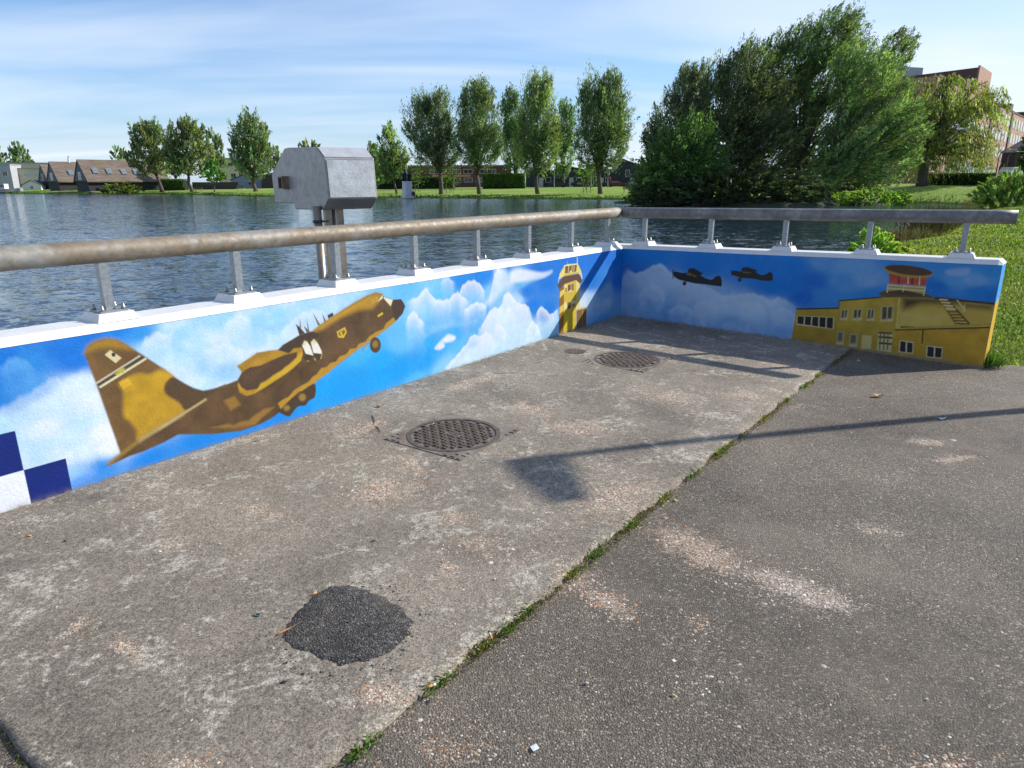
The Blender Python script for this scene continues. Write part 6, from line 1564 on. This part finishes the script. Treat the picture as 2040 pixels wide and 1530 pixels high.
# moored white motor boat and a small white hut
def boat():
    p = at(5, 386, 205); 
    root = thing('motor_boat', 'white motor boat moored at the far left shore', 'boat', (p[0], p[1], WATER), None, 0.15)
    def part(b, nm, mt):
        o = bpy.data.objects.new(nm, b.mesh(nm, mt)); COL.objects.link(o); o.parent = root
    V = []; F = []
    for x, w, k in ((-5, 1.5, 0.0), (-2, 1.7, 0.0), (2, 1.6, 0.1), (4.2, 1.0, 0.25), (5.6, 0.05, 0.45)):
        V += [(x, -w, 1.15 + k), (x, -w * 0.75, -0.3), (x, w * 0.75, -0.3), (x, w, 1.15 + k)]
    F = [(i * 4 + j, i * 4 + (j + 1) % 4, i * 4 + 4 + (j + 1) % 4, i * 4 + 4 + j) for i in range(4) for j in range(4)] + [(3, 2, 1, 0), (16, 17, 18, 19)]
    part(MB().add(V, F), 'hull', pm('boat_white', (0.5, 0.49, 0.47), 0.5))
    part(MB().box((-1.2, 0, 1.9), (5.2, 2.4, 1.5)), 'cabin', pm('boat_white', (0.5, 0.49, 0.47)))
    for s in (-1, 1):
        for x in (-2.6, -0.8, 0.7): part(MB().box((x, s * 1.21, 2.05), (1.3, 0.04, 0.7)), 'cabin_window', M_GLASS)
    part(MB().box((0.2, 0, 0.25), (9.5, 3.46, 0.12)), 'rubbing_strip', pm('dark_strip', (0.03, 0.03, 0.035), 0.6))
boat()
gable_house('garden_hut', 'small white hut between the cream house and the boathouses', 47, 384, 222, 0.2, 5.2, 4, 2.3, 1.3, pm('hut_white', (0.62, 0.62, 0.62), 0.7), M_ROOFD, [(2.6, 1.6, 0.9, 0.8)], 'hut')

# ---------------------------------------------------------------- gulls
def gull(label, px, py, Y, span, roll, yaw):
    p = at(px, py, Y)
    root = thing('gull', label, 'bird', p, None, yaw)
    M_G = pm('gull_white', (0.80, 0.80, 0.80), 0.7); M_GW = pm('gull_grey_wing', (0.66, 0.67, 0.69), 0.7)
    def part(b, nm, mt, sm=True):
        o = bpy.data.objects.new(nm, b.mesh(nm, mt, sm)); COL.objects.link(o); o.parent = root; o.rotation_euler = (roll, 0, 0)
    part(MB().tube([(-0.24, 0, 0), (-0.15, 0, 0.01), (0, 0, 0), (0.12, 0, 0.02), (0.2, 0, 0.05), (0.25, 0, 0.05)], [0.015, 0.05, 0.07, 0.055, 0.04, 0.012], 10), 'body', M_G)
    for s in (-1, 1):
        V = []
        for y, x0, x1, z in ((0.03, -0.07, 0.10, 0.02), (span * 0.22, -0.05, 0.13, 0.13), (span * 0.36, -0.10, 0.06, 0.12), (span * 0.5, -0.20, -0.16, 0.02)):
            V += [(x0, s * y, z), (x1, s * y, z), (x1, s * y, z + 0.014), (x0, s * y, z + 0.014)]
        F = [(i * 4 + j, i * 4 + (j + 1) % 4, i * 4 + 4 + (j + 1) % 4, i * 4 + 4 + j) for i in range(3) for j in range(4)] + [(3, 2, 1, 0), (12, 13, 14, 15)]
        part(MB().add(V, F), 'wing', M_GW, False)
gull('white gull gliding in front of the weeping willow', 1912, 257, 44, 1.1, 0.35, 1.9)
gull('small white gull flying in front of the islet trees', 1438, 287, 60, 0.7, 0.2, 0.8)

# ---------------------------------------------------------------- street lamp outside the frame that throws the long shadow
def street_lamp():
    tip = gpt(1030, 919); h = 4.3
    k = h / math.tan(SUN_EL)
    b = V3(tip[0] + math.sin(SUN_AZ) * k, tip[1] + math.cos(SUN_AZ) * k, -0.05)
    root = thing('street_lamp', 'slim steel street lamp standing on the grass right of the path', 'lamp post', b)
    MB().tube([b - V3(0, 0, 0.4), b + V3(0, 0, 1.0), b + V3(0, 0, h)], [0.07, 0.065, 0.04], 14).build('mast', M_GALV, root, True)
    MB().tube([b + V3(0, 0.02, h - 0.03), b + V3(0.0, -0.2, h)], 0.03, 10).build('arm', M_GALV, root, True)
    hd = V3(0.30, -0.95, 0); hp = V3(0.95, 0.30, 0); q0 = b + V3(0, 0, h - 0.06) - hd * 0.05
    MB().prism([q0 - hp * 0.15, q0 + hp * 0.15, q0 + hd * 0.3 + hp * 0.13, q0 + hd * 0.66 + hp * 0.06, q0 + hd * 0.66 - hp * 0.06, q0 + hd * 0.3 - hp * 0.13], V3(0, 0, 0.07)).build('lamp_head', M_GALV, root)
street_lamp()
# ---------------------------------------------------------------- grit, weeds and litter on the pavement
def chips():
    rg = np.random.default_rng(71)
    P = []; tone = []
    for x, y, a, b, t, n, k in GRIT:
        u = rg.normal(0, 1, (n, 2)) * [a, b] * np.where(rg.random((n, 1)) < 0.7, 0.5, 1.0)
        X = x + u[:, 0] * math.cos(t) - u[:, 1] * math.sin(t); Y = y + u[:, 0] * math.sin(t) + u[:, 1] * math.cos(t)
        for i in range(n):
            P.append(gz(X[i], Y[i])[:2]); tone.append(k)
    # drift along the foot of both walls and everywhere a little
    for n, f in ((2600, 0), (900, 1), (2300, 2)):
        for _ in range(n):
            if f == 0: s_, q_ = rg.uniform(0, 7), abs(rg.normal(0, 0.07)) + 0.004; P.append(sq(s_, q_))
            elif f == 1:
                p = w2p(rg.uniform(0, 3.8), 0, -abs(rg.normal(0, 0.06)) - 0.004); P.append(p[:2])
            else: P.append(sq(rg.uniform(-0.02, 7.6), rg.uniform(0, 4.8) ** 1.0))
            tone.append(2 if f < 2 else rg.integers(0, 2))
    for _ in range(1500):                        # loose stones worked out of the asphalt
        P.append(sq(rg.uniform(-0.02, 8.5), rg.uniform(QJ, 5.2))); tone.append(2)
    for _ in range(220):                         # crumbs round the tar patch
        t = rg.random() * 6.283; k_ = 1 + abs(rg.normal(0, 0.16)); P.append((-0.625 + 0.235 * k_ * math.cos(t), 2.275 + 0.245 * k_ * math.sin(t))); tone.append(3)
    P = np.array(P); tone = np.array(tone); n = len(P)
    dx, dy = P[:, 0] - CX[0], P[:, 1] - CX[1]
    ok = ((-(dx * N1[0] + dy * N1[1])) > 0.004) & ((-(dx * N2[0] + dy * N2[1])) > 0.004)
    P, tone = P[ok], tone[ok]; n = len(P)
    q = -((P[:, 0] - CX[0]) * N1[0] + (P[:, 1] - CX[1]) * N1[1]); s_ = -((P[:, 0] - CX[0]) * D1[0] + (P[:, 1] - CX[1]) * D1[1])
    z = ground_h(P[:, 0], P[:, 1]) - np.where((q > QJ) | (s_ > SEND), 0.014, 0.0)
    r = np.exp(rg.normal(math.log(0.0036), 0.42, n))
    r = np.where(tone == 2, r * 0.8, r)
    ang = rg.random(n) * 6.283; asp = rg.uniform(0.45, 1.0, n); hh = r * rg.uniform(0.25, 0.7, n)
    tt = np.array([0, 1.2, 2.5, 3.7, 5.1])
    lx = np.cos(tt)[None] * r[:, None] * rg.uniform(0.7, 1.2, (n, 5)); ly = np.sin(tt)[None] * (r * asp)[:, None] * rg.uniform(0.7, 1.2, (n, 5))
    X = P[:, :1] + lx * np.cos(ang)[:, None] - ly * np.sin(ang)[:, None]; Y = P[:, 1:] + lx * np.sin(ang)[:, None] + ly * np.cos(ang)[:, None]
    lo = np.stack([X, Y, np.repeat(z[:, None], 5, 1) + 0.0002], -1)
    top = np.stack([P[:, 0] + (X - P[:, :1]).mean(1), P[:, 1] + (Y - P[:, 1:]).mean(1), z + hh], -1)[:, None]
    V = np.concatenate([lo, top], 1).reshape(-1, 3)
    b = np.arange(n)[:, None, None] * 6
    F = (b + np.array([[i, (i + 1) % 5, 5] for i in range(5)])[None]).reshape(-1, 3)
    pal = np.array([[0.44, 0.32, 0.22], [0.38, 0.22, 0.13], [0.52, 0.43, 0.33], [0.30, 0.23, 0.17], [0.58, 0.52, 0.44], [0.42, 0.21, 0.10]])
    palw = np.array([[0.52, 0.46, 0.39], [0.42, 0.37, 0.31], [0.38, 0.29, 0.21], [0.60, 0.56, 0.50], [0.28, 0.25, 0.22], [0.48, 0.37, 0.26]])
    pald = np.array([[0.30, 0.27, 0.23], [0.18, 0.16, 0.14], [0.42, 0.38, 0.33], [0.25, 0.20, 0.15], [0.12, 0.11, 0.10], [0.5, 0.46, 0.40]])
    k = rg.integers(0, 6, n)
    pald = np.where((tone == 3)[:, None], np.array([[0.03, 0.029, 0.028]]), pald[k])
    c = np.where((tone == 0)[:, None], pal[k], np.where((tone == 1)[:, None], palw[k], pald)) * np.exp(rg.normal(0, 0.18, (n, 1)))
    o = np_mesh('shell_grit', V, F, M_CHIP, col=np.repeat(np.clip(c, 0.02, 0.8), 6, 0))
    tag(o, 'pinkish crushed shell grit scattered over the pavement', 'grit', kind='stuff')
chips()
def blades(pts, h, w, col, rg, lean=0.7):
    n = len(pts); ax = np.stack([rg.normal(0, lean, n), rg.normal(0, lean, n), np.ones(n)], 1)
    hh = h * rg.uniform(0.4, 1.4, n)
    return leaf_quads(pts + ax * (hh * 0.4)[:, None], ax, hh, w * rg.uniform(0.6, 1.3, n), np.array(col)[None] * np.exp(rg.normal(0, 0.3, (n, 1))), rg)
def joint_growth():
    rg = np.random.default_rng(72)
    # moss and soil cushion filling the joint
    n = 6000; s_ = rg.uniform(-0.1, SEND + 0.3, n)
    dens = np.clip(0.55 + 0.6 * np.sin(s_ * 4.1) * np.sin(s_ * 1.7 + 0.6) + rg.normal(0, 0.22, n), 0, 1)
    s_ = s_[dens > 0.55]; n = len(s_); q = QJ + 0.012 + rg.normal(0, 0.018, n)
    x, y = sq(s_, q); P = np.stack([x, y, ground_h(x, y) - 0.012], 1)
    V, F, Cc = blades(P, 0.019, 0.007, (0.16, 0.135, 0.05), rg)
    n2 = 900; q2 = rg.uniform(-0.0, QJ, n2); x, y = sq(SEND + 0.012 + rg.normal(0, 0.012, n2), q2); P2 = np.stack([x, y, ground_h(x, y) - 0.012], 1)
    V2, F2, C2 = blades(P2, 0.014, 0.006, (0.10, 0.11, 0.03), rg)
    o = np_mesh('joint_moss', np.concatenate([V, V2]), np.concatenate([F, F2 + len(V)]), M_GRASSB, col=np.concatenate([Cc, C2]))
    tag(o, 'thin yellow green moss filling the joint between concrete and asphalt', 'moss', kind='stuff')
    ORD = 'first second third fourth fifth sixth seventh eighth ninth tenth eleventh twelfth thirteenth fourteenth fifteenth'.split()
    spots = [(1630, 746, 1.2), (1600, 768, 1.3), (1560, 795, 1.0), (1520, 832, 0.9), (1440, 897, 1.7), (1375, 940, 1.3), (1312, 985, 1.2), (1243, 1040, 1.1), (1178, 1097, 1.0), (1130, 1135, 0.9), (1045, 1213, 1.0), (1008, 1246, 1.2), (960, 1287, 0.8), (880, 1357, 1.1), (715, 1490, 1.0)]
    for i, (px, py, k) in enumerate(spots):
        c = gpt(px, py); sj = -float((c - CX) @ D1); xj, yj = sq(sj, QJ + 0.012); c = V3(xj, yj, float(ground_h(xj, yj)) - 0.012)
        root = thing('weed_tuft', '%s weed tuft in the pavement joint, counted from the short mural wall' % ORD[i], 'weed', c, 'weed tufts in the pavement joint')
        n = int(85 * k); t = rg.normal(0, 0.036 * k, n)
        P = np.stack([c[0] + D1[0] * t + rg.normal(0, 0.010, n), c[1] + D1[1] * t + rg.normal(0, 0.010, n), np.full(n, c[2])], 1)
        col = (0.12, 0.19, 0.035) if i % 3 else (0.19, 0.21, 0.045)
        V, F, Cc = blades(P, 0.024, 0.0085, col, rg, 1.0)
        np_mesh('leaves', V, F, M_GRASSB, col=Cc, parent=root)
    # taller tufts against the free end of the short wall
    n = 260; P = np.stack([np.full(n, 4.66) + rg.normal(0, 0.05, n), np.full(n, 6.50) + rg.normal(0, 0.06, n), np.full(n, -0.12)], 1)
    V, F, Cc = blades(P, 0.14, 0.012, (0.08, 0.16, 0.025), rg, 0.4)
    tag(np_mesh('grass_tuft', V, F, M_GRASSB, col=Cc), 'tall grass tuft at the free end of the short wall', 'grass tuft')
joint_growth()
def litter():
    rr = random.Random(5)
    M_PAPER = pm('cigarette_paper', (0.75, 0.74, 0.70), 0.7); M_FILT = pm('cigarette_filter', (0.55, 0.26, 0.07), 0.7)
    def butt(px, py, yaw, label, white=True):
        c = gpt(px, py, 0.005 - (0.0 if px < 900 else 0.006)); d = V3(math.cos(yaw), math.sin(yaw), 0.0)
        root = thing('cigarette_butt', label, 'cigarette butt', c)
        MB().tube([c - d * 0.013, c + d * 0.010], 0.0042, 10).build('filter', M_FILT, root, True)
        if white: MB().tube([c + d * 0.0102, c + d * 0.022], 0.0041, 10).build('paper', M_PAPER, root, True)
    butt(978, 1268, 1.8, 'cigarette butt with white paper end standing in the mossy joint')
    butt(856, 1370, 0.5, 'orange cigarette butt lying in the joint near the bottom of the picture')
    butt(627, 1184, 0.9, 'orange cigarette butt on the edge of the dark tar patch', False)
    butt(58, 1069, 0.2, 'orange cigarette butt at the far left below the checkers', False)
    def flat(name, label, cat, px, py, pts, mat, yaw=0.0, curl=0.004, dz=0.001):
        c = gpt(px, py, dz)
        q = [(x * math.cos(yaw) - y * math.sin(yaw), x * math.sin(yaw) + y * math.cos(yaw)) for x, y in pts]
        mb = MB(); n = len(q)
        lo = [(c[0] + x, c[1] + y, c[2] + curl * ((i * 7) % 3) / 2) for i, (x, y) in enumerate(q)]
        mb.add(lo + [(a, b, z + 0.0012) for a, b, z in lo], [tuple(range(n - 1, -1, -1)), tuple(range(n, 2 * n))] + [(i, (i + 1) % n, n + (i + 1) % n, n + i) for i in range(n)])
        o = mb.build(name, mat); tag(o, label, cat)
        return o
    M_P = pm('white_scrap', (0.72, 0.74, 0.76), 0.5)
    flat('paper_scrap', 'small white square scrap with a dark dot on the asphalt', 'litter', 1065, 1486, [(-0.011, -0.009), (0.010, -0.011), (0.012, 0.008), (-0.009, 0.011)], M_P, 0.6, dz=-0.008)
    flat('plastic_scrap', 'crumpled pale blue plastic scrap in the lamp shadow', 'litter', 1878, 832, [(-0.03, -0.012), (0.0, -0.02), (0.032, -0.006), (0.014, 0.012), (-0.02, 0.018)], pm('pale_blue_plastic', (0.45, 0.58, 0.62), 0.3), 0.3, 0.014, dz=-0.008)
    M_LEAFD = pm('dry_leaf', (0.42, 0.27, 0.13), 0.8, 0, 60, 0.3); M_LEAFR = pm('dark_red_leaf', (0.09, 0.03, 0.02), 0.7)
    flat('dry_leaf', 'curled tan dry leaf on the asphalt below the yellow building', 'leaf', 1747, 788, [(-0.06, 0), (-0.02, -0.022), (0.04, -0.012), (0.07, 0.0), (0.03, 0.018), (-0.02, 0.02)], M_LEAFD, 0.2, 0.02, dz=-0.008)
    flat('dry_leaf', 'small dark red leaf on the concrete', 'leaf', 743, 1079, [(-0.012, 0), (-0.004, -0.008), (0.009, -0.005), (0.013, 0.002), (0.004, 0.008)], M_LEAFR, 0.4, 0.008)
    flat('dry_leaf', 'thin brown dry leaf strip at the left rim of the tar patch', 'leaf', 577, 1256, [(-0.05, -0.004), (0.0, -0.007), (0.055, 0.0), (0.01, 0.007), (-0.03, 0.005)], pm('brown_strip', (0.38, 0.19, 0.08), 0.8), 0.75, 0.01, dz=0.006)
    flat('dry_leaf', 'pale dry leaf at the foot of the wall under the aircraft tail', 'leaf', 511, 879, [(-0.035, 0), (0.0, -0.012), (0.04, 0), (0.0, 0.012)], M_LEAFD, 0.5, 0.012)
    M_TWIG = pm('twig', (0.055, 0.04, 0.03), 0.8)
    for a, b, lab in (((742, 828), (746, 845), 'short dark twig near the long wall, upper of two'), ((750, 850), (757, 862), 'short dark twig near the long wall, lower of two'), ((1065, 725), (1100, 712), 'straw coloured stalk lying near the small round cover'), ((985, 745), (1040, 742), 'brown stalk on the ground in front of the painted cumulus')):
        p, q = gpt(*a, 0.004), gpt(*b, 0.004); mid = (p + q) / 2 + V3(0.006, 0.002, 0.002)
        o = MB().tube([p, mid, q], [0.0022, 0.0028, 0.0014], 6).build('twig', M_TWIG if a[0] < 800 else pm('straw', (0.42, 0.30, 0.14), 0.8), None, True); tag(o, lab, 'twig')
    # ring-shaped bottle tab
    c = gpt(513, 1226, 0.003); th = np.linspace(0, 2 * math.pi, 15)
    tag(MB().tube([(c[0] + 0.011 * math.cos(t), c[1] + 0.008 * math.sin(t), c[2]) for t in th], 0.0028, 6).build('ring', pm('green_ring', (0.05, 0.16, 0.13), 0.4), None, True), 'small green and brown ring lying on the concrete', 'ring')
    # loose pebbles one can pick out
    for px, py, r, col, lab in ((1168, 1357, 0.010, (0.36, 0.37, 0.36), 'pale grey pebble on the asphalt near the bottom'), (1341, 1380, 0.008, (0.5, 0.38, 0.16), 'yellow pebble on the asphalt right of the pale grey one'), (1344, 994, 0.013, (0.55, 0.36, 0.16), 'orange pebble beside the mossy joint'), (755, 811, 0.022, (0.34, 0.2, 0.1), 'brown stone near the foot of the long wall'), (1847, 1388, 0.007, (0.55, 0.53, 0.49), 'white pebble on the right asphalt'), (985, 1155, 0.008, (0.58, 0.56, 0.52), 'white pebble on the concrete above the tar patch'), (130, 1079, 0.009, (0.03, 0.03, 0.03), 'black crumb on the concrete at the left'), (438, 1085, 0.008, (0.58, 0.56, 0.52), 'white chip on the concrete left of the tar patch')):
        c = gpt(px, py, 0.0); dz = -0.012 if px > 1100 else 0
        b = MB().ball((c[0], c[1], c[2] + r * 0.45 + dz), (r * 0.8, r * 0.6, r * 0.4), 9, 6)
        b.v = [(x + rr.gauss(0, r * 0.12), y + rr.gauss(0, r * 0.12), z) for x, y, z in b.v]
        tag(b.build('pebble', pm('pebble_%d' % px, col, 0.6, 0, 80, 0.2), None, True), lab, 'pebble')
litter()
